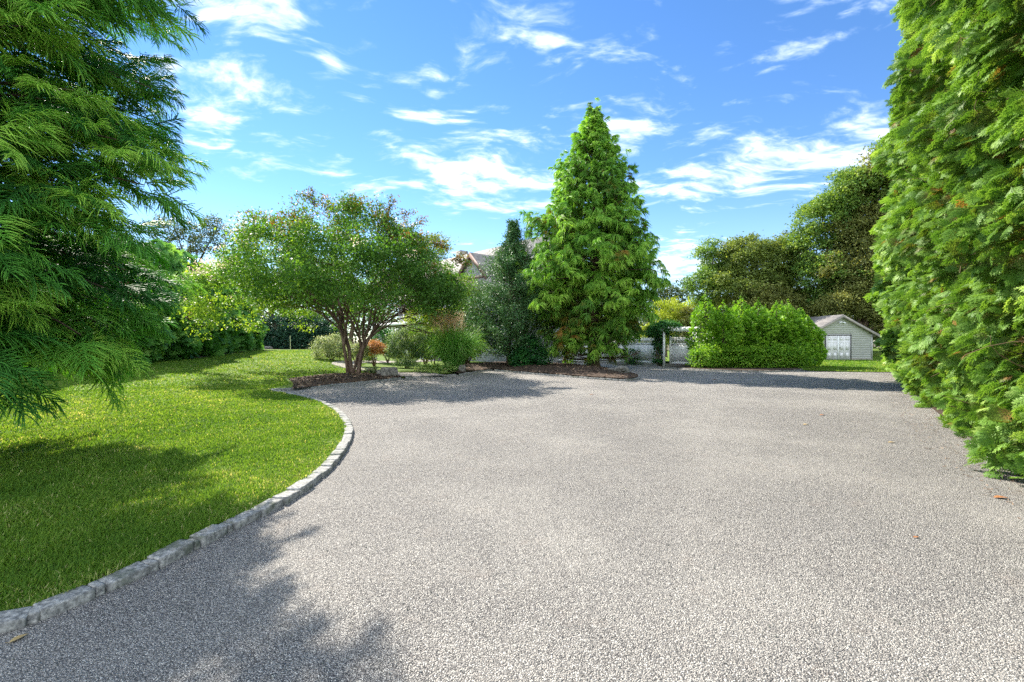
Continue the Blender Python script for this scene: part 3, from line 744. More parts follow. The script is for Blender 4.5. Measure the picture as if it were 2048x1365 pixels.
# ------------------------------------------------------------------ the near conifer at the left edge
NEAR_T = [rope_spray(28, 6, .0095, .34, .48, 100 + i, droop=.55, spread=1.05) for i in range(6)]
NB = (-7.3, 5.4, .10)
def near_prof(z):
    return float(np.interp(z, [0.3, .9, 1.5, 2.6, 4.0, 5.5, 7, 9, 11], [1.0, 1.3, 1.7, 2.2, 2.42, 2.45, 2.4, .9, .3]))
def near_tint(TT, P_):
    low = np.clip((3.2 - P_[:, 2]) / 3, 0, 1)
    return np.clip(.52 + TT[:, 0] * 2.0 + .16 * TT[:, 1] + .14 * low, 0, 1)
near_azw = lambda az: .45 + .55 * max(0.0, math.cos(az + .55))
near, nT = rope_conifer('conifer_tree', NB, 9.5, near_prof, 430, ML_NEARCON, NEAR_T,
    'huge dark green conifer with drooping rope-like needles filling the left edge, overhanging the lawn', 'conifer',
    .16, 1.0, azw=near_azw, zlo=1.45, zpow=1.1, trunk_r=.27, tintf=near_tint, droopf=lambda f: .34 - .15 * f, tw=.5, inner=.34, lift=.28, seed=5)
cb = Buf()
for c in nT[rng.choice(len(nT), 26)]:
    for _ in range(4):
        p = c + rng.normal(0, .05, 3); cb.tube([p, p + (0, 0, .012), p + (0, 0, .026)], [.004, .013, .003], 6)
co = cb.build('cones', ML_CONE, near, loc=NB); co.location = (0, 0, 0); co['kind'] = 'stuff'

# ------------------------------------------------------------------ the tall conical conifer in the rounded bed
CB = (4.3, 24.0, bed2_at(4.3, 24.0) - .03)
CED_T = [rope_spray(26, 3, .028, .40, .38, 200 + i, ribbon=True, droop=1.0, spread=1.25) for i in range(5)]
def ced_prof(z):
    return float(np.interp(z, [0.6, 1.2, 2.2, 3.4, 4.8, 6.2, 7.6, 9.0, 10.4, 11.7, 12.5, 13.2], [1.1, 1.6, 2.1, 2.8, 3.45, 3.15, 2.5, 1.9, 1.28, .72, .32, .08]))
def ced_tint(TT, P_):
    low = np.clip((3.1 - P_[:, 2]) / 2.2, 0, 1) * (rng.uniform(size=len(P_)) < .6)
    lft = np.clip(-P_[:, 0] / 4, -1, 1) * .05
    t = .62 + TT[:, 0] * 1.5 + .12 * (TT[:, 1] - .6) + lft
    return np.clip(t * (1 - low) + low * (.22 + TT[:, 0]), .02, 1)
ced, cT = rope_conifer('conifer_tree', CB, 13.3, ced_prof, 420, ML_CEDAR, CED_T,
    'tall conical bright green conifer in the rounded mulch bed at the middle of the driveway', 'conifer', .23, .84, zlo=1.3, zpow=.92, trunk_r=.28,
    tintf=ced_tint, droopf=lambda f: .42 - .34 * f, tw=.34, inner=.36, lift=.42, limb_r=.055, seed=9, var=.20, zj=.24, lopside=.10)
# bare low limbs and dead twigs under its skirt
b = Buf(); cbv = np.array(CB)
for i in range(26):
    az = i * 2.4; L = rng.uniform(1.3, 3.0); z0 = rng.uniform(.35, 1.3); d = np.array([math.cos(az), math.sin(az), 0])
    P_ = bezier(cbv + (0, 0, z0), cbv + d * L * .6 + (0, 0, z0 - .15), cbv + d * L + (0, 0, z0 + rng.uniform(-.1, .6)), 7)
    b.tube(P_, np.linspace(.035, .008, 7), 5)
    for _ in range(7):
        j = rng.integers(2, 6); e = P_[j] + rng.normal(0, .32, 3); b.tube([P_[j], (P_[j] + e) / 2 + rng.normal(0, .04, 3), e], [.009, .006, .003], 4)
b.build('dead_branches', M_BARK, ced, smooth=True, loc=CB).location = (0, 0, 0)
# ------------------------------------------------------------------ thuja fans
def fan(seed, pairs=8, sub=3, width=.030, droop=.30):
    r = np.random.default_rng(seed); b = Buf(); tips = []
    def strip(p0, ang, L, wv, zt):
        d = np.array([math.cos(ang), math.sin(ang)]); n_ = np.array([-d[1], d[0]])
        pts = []
        for t, k in ((0, .6), (.55, 1.0), (1, .25)):
            c = p0 + d * L * t; pts += [c - n_ * wv * k, c + n_ * wv * k]
        V = np.array([(q[0], q[1], 0) for q in pts]); i0 = b.n
        V[:, 2] = -droop * V[:, 0] ** 2 - .5 * V[:, 1] ** 2 + zt * np.repeat([0, .5, 1], 2)
        b.add(V, [(0, 1, 3, 2), (2, 3, 5, 4)]); tips.append(np.clip(np.hypot(V[:, 0], V[:, 1]), 0, 1))
        return d
    strip(np.array([0., 0.]), 0, 1.0, .018, 0)
    for k in range(pairs):
        s_ = .12 + .80 * k / pairs
        for side in (-1, 1):
            ang = side * r.uniform(.55, .85); L = (.52 * (1 - s_) + .14) * r.uniform(.8, 1.15); p = np.array([s_, 0.])
            d = strip(p, ang, L, width * .8, r.normal(0, .03))
            for j in range(sub):
                q = p + d * L * (.25 + .6 * j / sub)
                for s2 in (-1, 1): strip(q, ang + s2 * r.uniform(.45, .75), L * (.42 - .09 * j), width * .7, r.normal(0, .03))
    return np.concatenate(b.V), np.concatenate(b.F), np.concatenate(tips)
FAN_HI = [fan(300 + i, 8, 3, .026) for i in range(4)]
FAN_M2 = [fan(310 + i, 7, 2, .030) for i in range(4)]
FAN_MD = [fan(320 + i, 7, 1, .038) for i in range(4)]
FAN_LO = [fan(340 + i, 4, 0, .095) for i in range(4)]

def fan_tree(name, base, H, Rf, n, size, mat, label, cat, group, front=None, tint=(.2, .85), hi=None, droop=.35, trunk_r=.12, up=0.0, cl=26, kinds=None, zmin=.05, tipb=.35, flat=False, brown=.0, asym=None, twigs=0):
    """columnar conifer clothed in flat sprays; Rf(f) radius at height fraction f"""
    root = empty(name, base, label, cat, group); base = np.array(base, float)
    f = rng.uniform(0, 1, n * 3); w_ = np.array([Rf(x) for x in np.linspace(0, 1, 60)]); keep = rng.uniform(size=n * 3) < (np.interp(f, np.linspace(0, 1, 60), w_) / w_.max() + .03)
    f = f[keep][:n]; m_ = len(f); az = rng.uniform(-np.pi, np.pi, m_)
    if front is not None:
        a0, frac = front; k = rng.uniform(size=m_) < frac; az[k] = a0 + rng.normal(0, .85, k.sum())
    # clumping: lift the surface along soft ribs
    rr = np.interp(f, np.linspace(0, 1, 60), w_)
    ph = rng.uniform(0, 6, 3)
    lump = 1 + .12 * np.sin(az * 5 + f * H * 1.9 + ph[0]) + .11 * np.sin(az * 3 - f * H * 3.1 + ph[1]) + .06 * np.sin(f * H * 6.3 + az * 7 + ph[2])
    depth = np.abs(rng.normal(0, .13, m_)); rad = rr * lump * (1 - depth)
    rad = np.maximum(rad, .02)
    o = np.stack([np.cos(az), np.sin(az), np.zeros(m_)], 1)
    T = base + o * rad[:, None] + np.stack([0 * f, 0 * f, zmin + f * (H - zmin)], 1)
    if asym is not None: T = T + asym(f)[:, None] * np.array([[1, 0, 0]])
    D = unit(o + rng.normal(0, .38, (m_, 3)) + np.array([0, 0, up - droop * .6]))
    M = frames(D, unit(rng.normal(0, .5, (m_, 3)) + np.array([0, 0, 1.])), rng.normal(0, .9, m_))
    sz = size * rng.uniform(.65, 1.25, m_) * (.6 + .4 * np.clip(rr / w_.max() * 1.3, 0, 1)); M = M * sz[:, None, None]
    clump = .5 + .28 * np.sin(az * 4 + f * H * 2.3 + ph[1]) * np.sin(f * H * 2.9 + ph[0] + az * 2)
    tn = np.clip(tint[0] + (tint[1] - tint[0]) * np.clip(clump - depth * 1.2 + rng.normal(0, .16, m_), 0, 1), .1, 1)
    if brown: tn[rng.uniform(size=m_) < brown] = 0
    dist = np.linalg.norm(T - np.array([0, 0, 1.5]), axis=1)
    gapn = np.sin(az * 9 + f * H * 2.7 + ph[2]) * np.sin(f * H * 4.1 - az * 6 + ph[0]); gk = (gapn < .62) | (rng.uniform(size=m_) < .25)
    T, M, tn, dist = T[gk], M[gk], tn[gk], dist[gk]; m_ = len(T)
    fb = Buf(); q = rng.integers(0, 4, m_)
    lod = np.where(dist < 6.8, 0, np.where(dist < 11, 3, np.where(dist < 19, 1, 2))) if hi is None else np.full(m_, hi)
    for li, TS in enumerate((FAN_HI, FAN_MD, FAN_LO, FAN_M2)):
        for j in range(4):
            s_ = (q == j) & (lod == li)
            if s_.any(): fb.scatter(TS[j][0], TS[j][1], M[s_], T[s_] - M[s_][:, :, 0] * .55, tn[s_], (TS[j][2] - .5) * tipb)
    tb = Buf(); tb.tube([base - (0, 0, .1), base + (0, 0, H * .5), base + (0, 0, H * .95)], [trunk_r * 1.2, trunk_r * .7, .015], 8)
    for i in range(cl):
        ff = rng.uniform(.04, .9); a = rng.uniform(-np.pi, np.pi); L = np.interp(ff, np.linspace(0, 1, 60), w_) * .85
        p0 = base + (0, 0, ff * H * .92); e = p0 + np.array([math.cos(a) * L, math.sin(a) * L, L * .35]); tb.tube(bezier(p0, (p0 + e) / 2 + (0, 0, -.1), e, 5), np.linspace(.03, .008, 5), 4)
    if twigs:
        wb = Buf()
        for i in range(twigs):
            ff = rng.uniform(.03, .8); a = (front[0] if front else 0) + rng.normal(0, .8); L = np.interp(ff, np.linspace(0, 1, 60), w_) * rng.uniform(.85, 1.05)
            o_ = np.array([math.cos(a), math.sin(a), 0]); p1 = base + (0, 0, ff * H) + o_ * L; p0 = p1 - o_ * .7 - (0, 0, .25)
            e = p1 + np.array([rng.normal(0, .15), rng.normal(0, .15), rng.normal(-.05, .2)]); wb.tube(bezier(p0, p1, e, 6), np.linspace(.007, .0025, 6), 4)
        wb.build('twigs', M_TWIG, root, smooth=True, loc=base).location = (0, 0, 0); root.children[-1]['kind'] = 'stuff'
    tb.build('trunk', M_BARK, root, smooth=True, loc=base).location = (0, 0, 0)
    fb.build('foliage', mat, root, loc=base).location = (0, 0, 0)
    return root

# ------------------------------------------------------------------ tall thuja screen on the right
A0 = np.array([4.9, 2.2]); A1 = np.array([18.9, 21.3])
line = [(3.7, 1.0), (4.5, 3.1), (5.45, 4.9), (6.6, 6.6), (7.9, 8.4), (9.4, 10.4), (11.1, 12.6), (13.0, 15.2), (15.2, 18.0), (17.6, 20.9)]
Lh = np.array(line); tg = unit(np.gradient(Lh, axis=0)); nr = np.stack([tg[:, 1], -tg[:, 0]], 1)
hts = [10.5, 10.8, 10.2, 10.9, 10.6, 10.4, 9.6, 9.3, 9.0, 8.0]
labs = ['nearest tall thuja of the screen at the right edge, beside the camera', 'second tall thuja of the right-hand screen, lime fans reaching out of frame',
        'third thuja of the right-hand screen from the near end', 'tall thuja in the right-hand screen, fourth from the near end',
        'dark topped thuja in the right-hand screen, fifth from the near end', 'tall thuja in the middle of the right-hand screen whose dark crown leans against the sky',
        'thuja in the right-hand screen opposite the tall conical conifer', 'thuja in the right-hand screen, third from its far end', 'thuja of the right-hand screen, last but one before the shed lawn',
        'farthest and lowest thuja of the right-hand screen, beside the shed lawn']
for i in range(len(line)):
    Rb = [1.5, 1.5, 1.6, 1.65, 1.75, 1.85, 1.85, 1.8, 1.7, 1.5][i]
    c = Lh[i] + nr[i] * (Rb * (.78 if i < 4 else .85))
    H = hts[i]
    rf = (lambda Rb: (lambda x: Rb * (.80 + .24 * math.sin(min(1, x * 2.4) * 1.57)) * (1 - max(0, x - .45) ** 2.3 * 3.7)))(Rb)
    n = [1800, 7500, 9500, 9500, 9000, 8000, 6500, 5200, 4200, 3300][i]
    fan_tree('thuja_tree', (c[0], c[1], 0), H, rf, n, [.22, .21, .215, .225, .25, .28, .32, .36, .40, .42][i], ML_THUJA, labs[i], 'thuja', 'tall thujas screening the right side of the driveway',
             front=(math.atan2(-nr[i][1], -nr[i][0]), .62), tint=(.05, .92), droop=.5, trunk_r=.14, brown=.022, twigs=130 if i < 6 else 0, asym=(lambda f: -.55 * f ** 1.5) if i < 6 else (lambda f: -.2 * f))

# ------------------------------------------------------------------ pointed arborvitae hedge by the gate
tips = [(1410, 584, 25.6), (1446, 603, 25.2), (1467, 606, 26.0), (1482, 592, 25.5), (1499, 611, 26.2), (1516, 599, 25.6), (1531, 612, 26.3), (1553, 602, 25.7), (1563, 606, 26.6), (1575, 602, 25.8), (1600, 612, 26.3), (1617, 636, 26.6)]
nm = ['leftmost', 'second', 'third', 'fourth', 'fifth', 'sixth', 'seventh', 'eighth', 'ninth', 'tenth', 'eleventh', 'rightmost']
for i, (px, py, Y) in enumerate(tips):
    H = ZP(py, Y) - .06 + .1; x = PX(px, Y)
    Rb = .80 if 0 < i < 10 else (.72 if i == 0 else .62)
    rf = (lambda Rb: (lambda x: Rb * (.9 + .35 * min(1, x * 4)) * (1 - x) ** .12 * (1 if x < .66 else max(.03, 1 - (x - .66) * 3.3) ** .95)))(Rb)
    fan_tree('arborvitae', (x, Y, .06), H, rf, 2000, .20, ML_ARBOR,
             'bright green arborvitae with a sharp tip, %s from the gate in the pointed hedge' % nm[i] if i not in (0, 11) else
             ('tallest pointed arborvitae, next to the white arbor' if i == 0 else 'lowest arborvitae of the pointed hedge, beside the shed wall'),
             'arborvitae', 'pointed arborvitae hedge between gate and shed', hi=2, front=(-math.pi / 2, .4), tint=(.15, .95), droop=.1, up=.35, trunk_r=.06, cl=8, zmin=.1)
# broadleaf shrubs along its foot
for i, px in enumerate([1406, 1440, 1476, 1512, 1548, 1582]):
    Y = 24.35 + (.2 if i % 2 else 0); x = PX(px, Y) + .25
    lb = [(x + dx, Y + dy, .62 + dz, .62, .55, .52) for dx, dy, dz in ((-.3, 0, 0), (.3, .1, .1), (0, .3, .2))]
    shrub('broadleaf_shrub', (x, Y, .05), lb, ML_ARBOR,
          'glossy light green broadleaf shrub at the foot of the pointed hedge, %s from the gate' % ['first', 'second', 'third', 'fourth', 'fifth', 'sixth'][i], 'shrub', 'low shrubs along the pointed hedge', nclump=150, nleaf=16, csize=.13, lsize=.11, tlo=.1, thi=.95)

# ------------------------------------------------------------------ spreading multi-stem tree (crape myrtle habit)
MB = (-6.75, 19.3, float(bed1_h(np.array([-6.75]), np.array([19.3]))[0]) - .03)
def multi_stem():
    r = np.random.default_rng(21)
    root = empty('multi_stem_tree', MB, 'spreading multi-stemmed tree with smooth reddish trunks and pinkish blooms, beside the lawn', 'flowering tree')
    base = np.array(MB); ends = []; stems = []
    # umbrella crown: radius by azimuth, dome height
    def Rmax(az): return 5.3 + .7 * math.cos(az - math.pi)
    tb = Buf()
    def grow(p, d, L, rad, depth, buf):
        n = 7; pts = [p]; q = p.copy(); dd = d.copy()
        for k in range(n):
            dd = unit(dd + r.normal(0, .10, 3) + np.array([0, 0, .02 if depth < 2 else -.03])); q = q + dd * L / n; pts.append(q.copy())
        buf.tube(pts, np.linspace(rad, rad * .62, n + 1), 8 if depth < 2 else 5)
        if depth >= 4: ends.append((q, dd)); return
        k = 3 if depth < 3 else 3
        for j in range(k):
            s_ = [1.0, .8, .6][j]; i0 = int(s_ * n); pp = pts[i0]
            o = q - base; o[2] = 0; o = unit(o + r.normal(0, .3, 3) * np.array([1, 1, 0]))
            lat = np.array([-o[1], o[0], 0]) * r.choice([-1, 1]) * r.uniform(.3, .9)
            fo = r.uniform(.10, .32) if depth == 0 else (r.uniform(.2, .55) if depth == 1 else r.uniform(.35, .8))
            nd = unit(dd * 1.0 + o * fo + lat * (.40 if depth < 2 else .8) + np.array([0, 0, r.uniform(-.05, .30)]))
            grow(pp, nd, [1.7, 1.65, 1.35, 1.1, .9][depth] * r.uniform(.8, 1.1), rad * .62, depth + 1, buf)
    dirs = [(-.18, -.05), (.02, -.12), (.13, .02), (-.05, .15), (.24, -.08)]
    for (a, c), (bx, by) in zip([(-.36, -.1), (.0, -.28), (.55, .0), (-.1, .42), (.30, .22)], dirs):
        b = Buf(); grow(base + np.array([bx, by, -.1]), unit(np.array([a * .42, c * .42, 1.0])), 1.75, r.uniform(.072, .092), 0, b)
        b.build('trunk', M_MYRTLE, root, smooth=True, loc=base).location = (0, 0, 0)
    # crown: clumps on limb ends and on a domed shell
    C = []; U = []
    ez = np.array([e[0] for e in ends])
    m_ = 2900
    az = r.uniform(-np.pi, np.pi, m_); rr = np.sqrt(r.uniform(0, 1, m_)); Rm = np.array([Rmax(a) for a in az])
    x = rr * Rm * np.cos(az); y = rr * Rm * .92 * np.sin(az)
    top = 7.15 - 3.6 * rr ** 2.3 + .45 * np.sin(x * 1.3 + 1) * np.cos(y * 1.1) + .3 * np.sin(x * 2.9 + y)
    bot = 2.9 - 1.15 * rr ** 2 + .3 * np.sin(x * 2.1 + y * 1.7) + 1.6 * np.clip(1 - rr * 2.2, 0, 1)
    bot = bot + .9 * np.clip(x / 5, 0, 1)
    v = r.beta(1.9, .75, m_); z = bot + (top - bot) * v
    hole = np.sin(x * 1.9 + z * 1.7 + y) * np.sin(z * 2.3 - x * 1.1 + y * 1.3) * np.sin(y * 1.8 + z)
    kp = hole > .02
    C = np.stack([x, y, z], 1)[kp] + base * np.array([1, 1, 0]) + np.array([0, 0, 0.]); v = v[kp]; rr = rr[kp]
    near_end = ez[(ez[:, 2] > 3.0)]
    C = np.vstack([C, near_end + r.normal(0, .2, near_end.shape)]); v = np.concatenate([v, np.full(len(near_end), .5)]); rr = np.concatenate([rr, np.full(len(near_end), .5)])
    # raised wispy shoots breaking the outline
    wisps = []
    for dx, z0, ln_ in [(-1.5, 7.35, 1.25), (-.9, 7.3, 1.1), (-.3, 7.2, .9), (.6, 7.1, .9), (1.5, 6.7, 1.5), (2.2, 6.4, 1.3), (-2.6, 6.6, .8), (3.3, 5.8, .8), (-3.8, 6.0, .8), (4.4, 5.0, .7), (-5.0, 5.2, .7), (-5.9, 3.0, .9), (-5.6, 4.2, .7), (0, 7.2, .6)]:
        p = base + np.array([dx, r.uniform(-1.2, .6), z0 - .35]); d = unit(np.array([np.sign(dx) * .55 + r.normal(0, .2), r.normal(0, .3), .8 if z0 > 6 else .2]))
        if z0 > 7: d = unit(np.array([-.5 if dx < -.5 else .5, 0, .7]))
        wisps.append((p, d, ln_))
    wl = Buf()
    for p, d, L in wisps:
        for q in range(3):
            d2 = unit(d + r.normal(0, .3, 3)); tt_ = np.linspace(0, 1, 6); P_ = p + d2 * (tt_ * L)[:, None]; P_[:, 2] -= .35 * L * tt_ ** 2
            wl.tube(P_, np.linspace(.014, .004, 6), 4)
            kk = np.repeat(np.arange(1, 6), 26); leaves(cbuf, P_[kk] + r.normal(0, .09, (len(kk), 3)), .10, np.clip(r.normal(.12, .10, len(kk)), 0, 1), droop=.3)
    tw_ = wl.build('twigs', M_MYRTLE, root, smooth=True, loc=base); tw_.location = (0, 0, 0); tw_['kind'] = 'stuff'
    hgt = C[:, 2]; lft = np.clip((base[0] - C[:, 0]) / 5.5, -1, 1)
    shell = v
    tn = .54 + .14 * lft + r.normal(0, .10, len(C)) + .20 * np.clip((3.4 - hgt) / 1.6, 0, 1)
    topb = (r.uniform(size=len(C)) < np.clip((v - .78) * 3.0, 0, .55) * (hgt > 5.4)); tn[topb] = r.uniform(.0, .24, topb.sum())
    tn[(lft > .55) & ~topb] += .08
    k = np.repeat(np.arange(len(C)), 64); off = r.normal(0, 1, (len(k), 3)) * np.array([.24, .24, .12])
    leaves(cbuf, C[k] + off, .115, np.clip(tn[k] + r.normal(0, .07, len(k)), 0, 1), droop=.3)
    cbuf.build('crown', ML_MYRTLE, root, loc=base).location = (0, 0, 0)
    fl = Buf(); sel = np.where((v > .62) & ((lft > .45) | (r.uniform(size=len(C)) < .10)))[0]
    sel = r.choice(sel, min(len(sel), 110), replace=False)
    front = sel
    k = np.repeat(sel, 34); off = r.normal(0, 1, (len(k), 3)) * np.array([.14, .11, .08]) + np.array([0, -.12, .12])
    leaves(fl, C[k] + off + unit(C[k] - base - np.array([0, 0, 3.5])) * .22, .06, np.clip(r.normal(.55, .22, len(k)), 0, 1))
    fl.build('blossoms', ML_BLOOM, root, loc=base).location = (0, 0, 0)
cbuf = Buf()
multi_stem()
# ------------------------------------------------------------------ evergreen dark holly beside the tall conifer
def holly():
    base = (-.2, 24.6, bed2_at(-.2, 24.6) - .03)
    root = empty('holly_tree', base, 'dark glossy holly with two spiky leaders, between the house roof and the tall conical conifer', 'holly')
    bs = np.array(base); r = np.random.default_rng(4); tb = Buf(); c = Buf(); br = Buf()
    prof = lambda z: np.interp(z, [.3, 1, 2.2, 3.5, 4.6, 5.6, 6.3, 7.2, 8.3], [2.1, 2.4, 2.4, 2.0, 1.3, .75, .45, .30, .05])
    tb.tube([bs - (0, 0, .1), bs + (.1, 0, 3), bs + (.3, 0, 7.6)], [.13, .08, .015], 8)
    tb.tube([bs + (.15, 0, 3.2), bs + (.75, 0, 5.5), bs + (1.05, 0, 7.4)], [.06, .035, .012], 6)
    for i in range(340):
        z0 = .3 + 7.3 * (i / 340) ** .85; az = i * 2.4 + r.normal(0, .3); L = prof(z0) * r.uniform(.75, 1.2)
        cx = .04 * z0; d = np.array([math.cos(az), math.sin(az), .75 if z0 > 4 else .35]); p0 = bs + np.array([cx, 0, z0]); e = p0 + d * L
        P_ = bezier(p0, (p0 + e) / 2 - (0, 0, .1 * L), e, 7); br.tube(P_, np.linspace(.018, .005, 7), 4)
        n = int(30 + 110 * L); t = r.uniform(.25, 1.03, n); Q = np.stack([np.interp(t, np.linspace(0, 1, 7), P_[:, j]) for j in range(3)], 1) + r.normal(0, .06 + .03 * L, (n, 3))
        leaves(c, Q, .10, np.clip(.4 + r.normal(0, .12) + r.normal(0, .16, n), 0, 1), np.tile(unit(d), (n, 1)))
    for i in range(26):
        z0 = 5.4 + 1.9 * i / 26; p0 = bs + np.array([.75 + .3 * (z0 - 5.5) / 1.9, 0, z0]); az = i * 2.4; L = .55 * (1 - i / 28) + .1
        e = p0 + np.array([math.cos(az), math.sin(az), 1.0]) * L; br.tube([p0, (p0 + e) / 2, e], [.01, .008, .004], 4)
        t = r.uniform(.1, 1, 34); leaves(c, p0 + (e - p0) * t[:, None] + r.normal(0, .05, (34, 3)), .085, np.clip(r.normal(.35, .18, 34), 0, 1))
    tb.build('trunk', M_BARK, root, smooth=True, loc=base).location = (0, 0, 0)
    br.build('branches', M_BARK, root, smooth=True, loc=base).location = (0, 0, 0)
    c.build('foliage', ML_HOLLY, root, loc=base).location = (0, 0, 0)
holly()
shrub('evergreen_shrub', (.9, 23.9, .2), [(.9, 23.9, .95, .75, .7, .85), (1.45, 23.8, .65, .5, .5, .55), (.5, 23.7, .6, .5, .5, .5)], ML_DKSHRUB,
      'dark green broadleaf evergreen shrub at the foot of the holly', 'shrub', nclump=260, nleaf=20, csize=.12, lsize=.12, aspect=.8)

# ------------------------------------------------------------------ left boundary: tall green screen, dark hedge, trees beyond
def LH(x, y): return float(lawn_h(x, y))
left_scr = [(-17.0, 16.2, 5.4, 1.7), (-16.8, 18.9, 5.6, 1.7), (-16.9, 21.6, 5.7, 1.7), (-17.6, 24.4, 5.6, 1.7), (-18.6, 27.4, 5.4, 1.7), (-19.6, 30.6, 4.9, 1.7), (-20.6, 33.8, 4.4, 1.6)]
ln_ = ['nearest', 'second', 'third', 'fourth', 'fifth', 'sixth', 'farthest']
for i, (x, y, H, Rb) in enumerate(left_scr):
    rf = (lambda Rb: (lambda f: Rb * (.9 + .2 * min(1, f * 3)) * (1 - f ** 2.6) ** .6))(Rb)
    fan_tree('evergreen_tree', (x, y, LH(x, y) - .02), H, rf, 1500, .62, ML_HEDGE, 'soft green evergreen of the screen left of the lawn, %s of the row' % ln_[i], 'evergreen',
             'evergreens screening the left side of the lawn', hi=2, front=(-.5, .5), tint=(.05, .9), droop=.5, trunk_r=.1, cl=8)
xs = [-25.8, -24.0, -22.3, -20.6, -19.0, -17.4, -15.8]
for i, x in enumerate(xs):
    y = 39.5 + .3 * (i % 2); h = LH(x, y)
    lb = [(x + a, y, h + z, 1.0, .8, .95) for a, z in ((-.4, .8), (.4, .8), (0, 1.9))]
    shrub('hedge_shrub', (x, y, h - .02), lb, ML_HEDGEDK, 'dark blue-green hedge shrub at the far edge of the lawn, %s from the left' % ['first', 'second', 'third', 'fourth', 'fifth', 'sixth', 'seventh'][i], 'hedge shrub',
          'dark hedge shrubs at the far edge of the lawn', nclump=260, nleaf=18, csize=.2, lsize=.16)
def LB(px, py, Y, rx, rz, ry=None): return (PX(px, Y), Y, ZP(py, Y), rx, ry or rx * .85, rz)
# trees standing beyond, left
simple_tree('oak_tree', (PX(395, 40), 40, .85), [LB(380, 470, 40, 1.5, 1.0), LB(430, 462, 40.5, 1.6, .9), LB(345, 455, 40, 1.4, .9), LB(455, 500, 40, 1.3, .8), LB(405, 505, 39.5, 1.5, .8), LB(360, 500, 40, 1.6, .9), LB(320, 470, 40, 1.5, 1.2), LB(450, 545, 40, 1.3, 1.2), LB(395, 560, 40, 1.8, 1.3), LB(300, 520, 40, 1.8, 1.6)],
            ML_OAK, 'open crowned dark oak rising behind the left screen, sky showing through it', 'oak', nclump=470, nleaf=24, csize=.30, lsize=.21, trunk_r=.25)
simple_tree('broadleaf_tree', (PX(560, 46), 46, .8), [LB(520, 560, 46, 2.6, 2.3), LB(590, 540, 46, 2.8, 2.6), LB(560, 600, 45, 3.4, 2.2), LB(480, 600, 46, 2.2, 2.0)],
            ML_GREEN, 'rounded green tree beyond the dark hedge, half hidden by the spreading tree', 'tree', nclump=650, nleaf=22, csize=.4, lsize=.26)
simple_tree('broadleaf_tree', (PX(700, 48), 48, .8), [LB(660, 570, 48, 2.8, 2.6), LB(730, 560, 48, 3.0, 2.6), LB(690, 615, 47, 3.5, 2.2), LB(780, 600, 48, 2.6, 2.2)],
            ML_GREEN, 'green tree far behind the trunks of the spreading tree', 'tree', nclump=650, nleaf=22, csize=.4, lsize=.26)
simple_tree('broadleaf_tree', (PX(860, 36), 36, .5), [LB(872, 492, 36, 1.15, 1.1), LB(845, 520, 36, 1.5, 1.3), LB(880, 530, 36, .9, 1.2), LB(820, 560, 36, 1.7, 1.5), LB(875, 572, 36, 1.1, 1.2)],
            ML_OLIVE, 'olive topped tree peeking out between the spreading tree and the house roof', 'tree', nclump=420, nleaf=22, csize=.26, lsize=.17, trunk_r=.15)

# shrubs of the garden behind the path
def SB(name, px, Y, pybase, lobes, mat, label, cat='shrub', **kw):
    z = ZP(pybase, Y) if pybase else LH(PX(px, Y), Y)
    z = max(LH(PX(px, Y), Y) - .03, .05) if pybase is None else z
    return shrub(name, (PX(px, Y), Y, z), [LB(a, b_, Y, c, d) for a, b_, c, d in lobes], mat, label, cat, **kw)
SB('variegated_shrub', 662, 26.5, None, [(645, 693, .55, .55), (672, 690, .6, .6), (690, 698, .45, .45)], ML_PALE, 'rounded pale variegated shrub at the edge of the lawn left of the reddish trunks', nclump=260, nleaf=20, csize=.12, lsize=.075)
SB('variegated_shrub', 712, 24.5, None, [(706, 701, .35, .35), (722, 699, .35, .35)], ML_PALE, 'small pale shrub seen just between the reddish trunks', nclump=130, nleaf=18, csize=.1, lsize=.07)
SB('dwarf_maple', 748, 25, None, [(738, 696, .38, .3), (756, 695, .40, .28), (748, 689, .35, .25)], ML_ORANGE, 'low rounded orange-pink leaved shrub beside the path', nclump=170, nleaf=20, csize=.1, lsize=.06)
SB('evergreen_shrub', 775, 28, None, [(765, 680, .6, .7), (785, 690, .6, .6)], ML_DKSHRUB, 'dark green shrub behind the orange-pink one', nclump=200, nleaf=18, csize=.14, lsize=.09)
SB('weeping_conifer', 815, 24.5, None, [(800, 680, .6, .55), (826, 672, .75, .7), (845, 690, .55, .6), (812, 700, .75, .5), (790, 698, .4, .4)], ML_WEEP, 'mounded weeping grey-green shrub in the middle of the garden bed', nclump=430, nleaf=20, csize=.13, lsize=.10, droop=.9, aspect=.5)
SB('evergreen_shrub', 868, 25, None, [(860, 690, .6, .7), (880, 680, .6, .8)], ML_GREEN, 'mid green bushy shrub tucked behind the ornamental grass', nclump=240, nleaf=18, csize=.14, lsize=.09)
SB('golden_shrub', 850, 28, None, [(842, 640, .9, .8), (866, 655, .8, .8), (836, 668, .7, .7), (880, 636, .6, .6)], ML_YELLOW, 'golden green leaved small tree glowing behind the weeping shrub', nclump=330, nleaf=20, csize=.18, lsize=.12)
SB('groundcover_plant', 812, 21.8, None, [(805, 722, .35, .14), (826, 724, .3, .12)], ML_WEEP, 'low blue-green groundcover beside the path', nclump=90, nleaf=16, csize=.08, lsize=.06, stems=False)
SB('groundcover_plant', 735, 27, None, [(728, 712, .35, .16), (742, 713, .3, .14)], ML_COVER, 'bright light green groundcover where the path bends', nclump=90, nleaf=16, csize=.08, lsize=.06, stems=False)
SB('perennial_plant', 880, 20.6, None, [(868, 735, .35, .16), (890, 733, .4, .14), (845, 733, .3, .12)], ML_COVER, 'straggly yellowish green plant at the foot of the ornamental grass', nclump=80, nleaf=14, csize=.1, lsize=.07, stems=False)
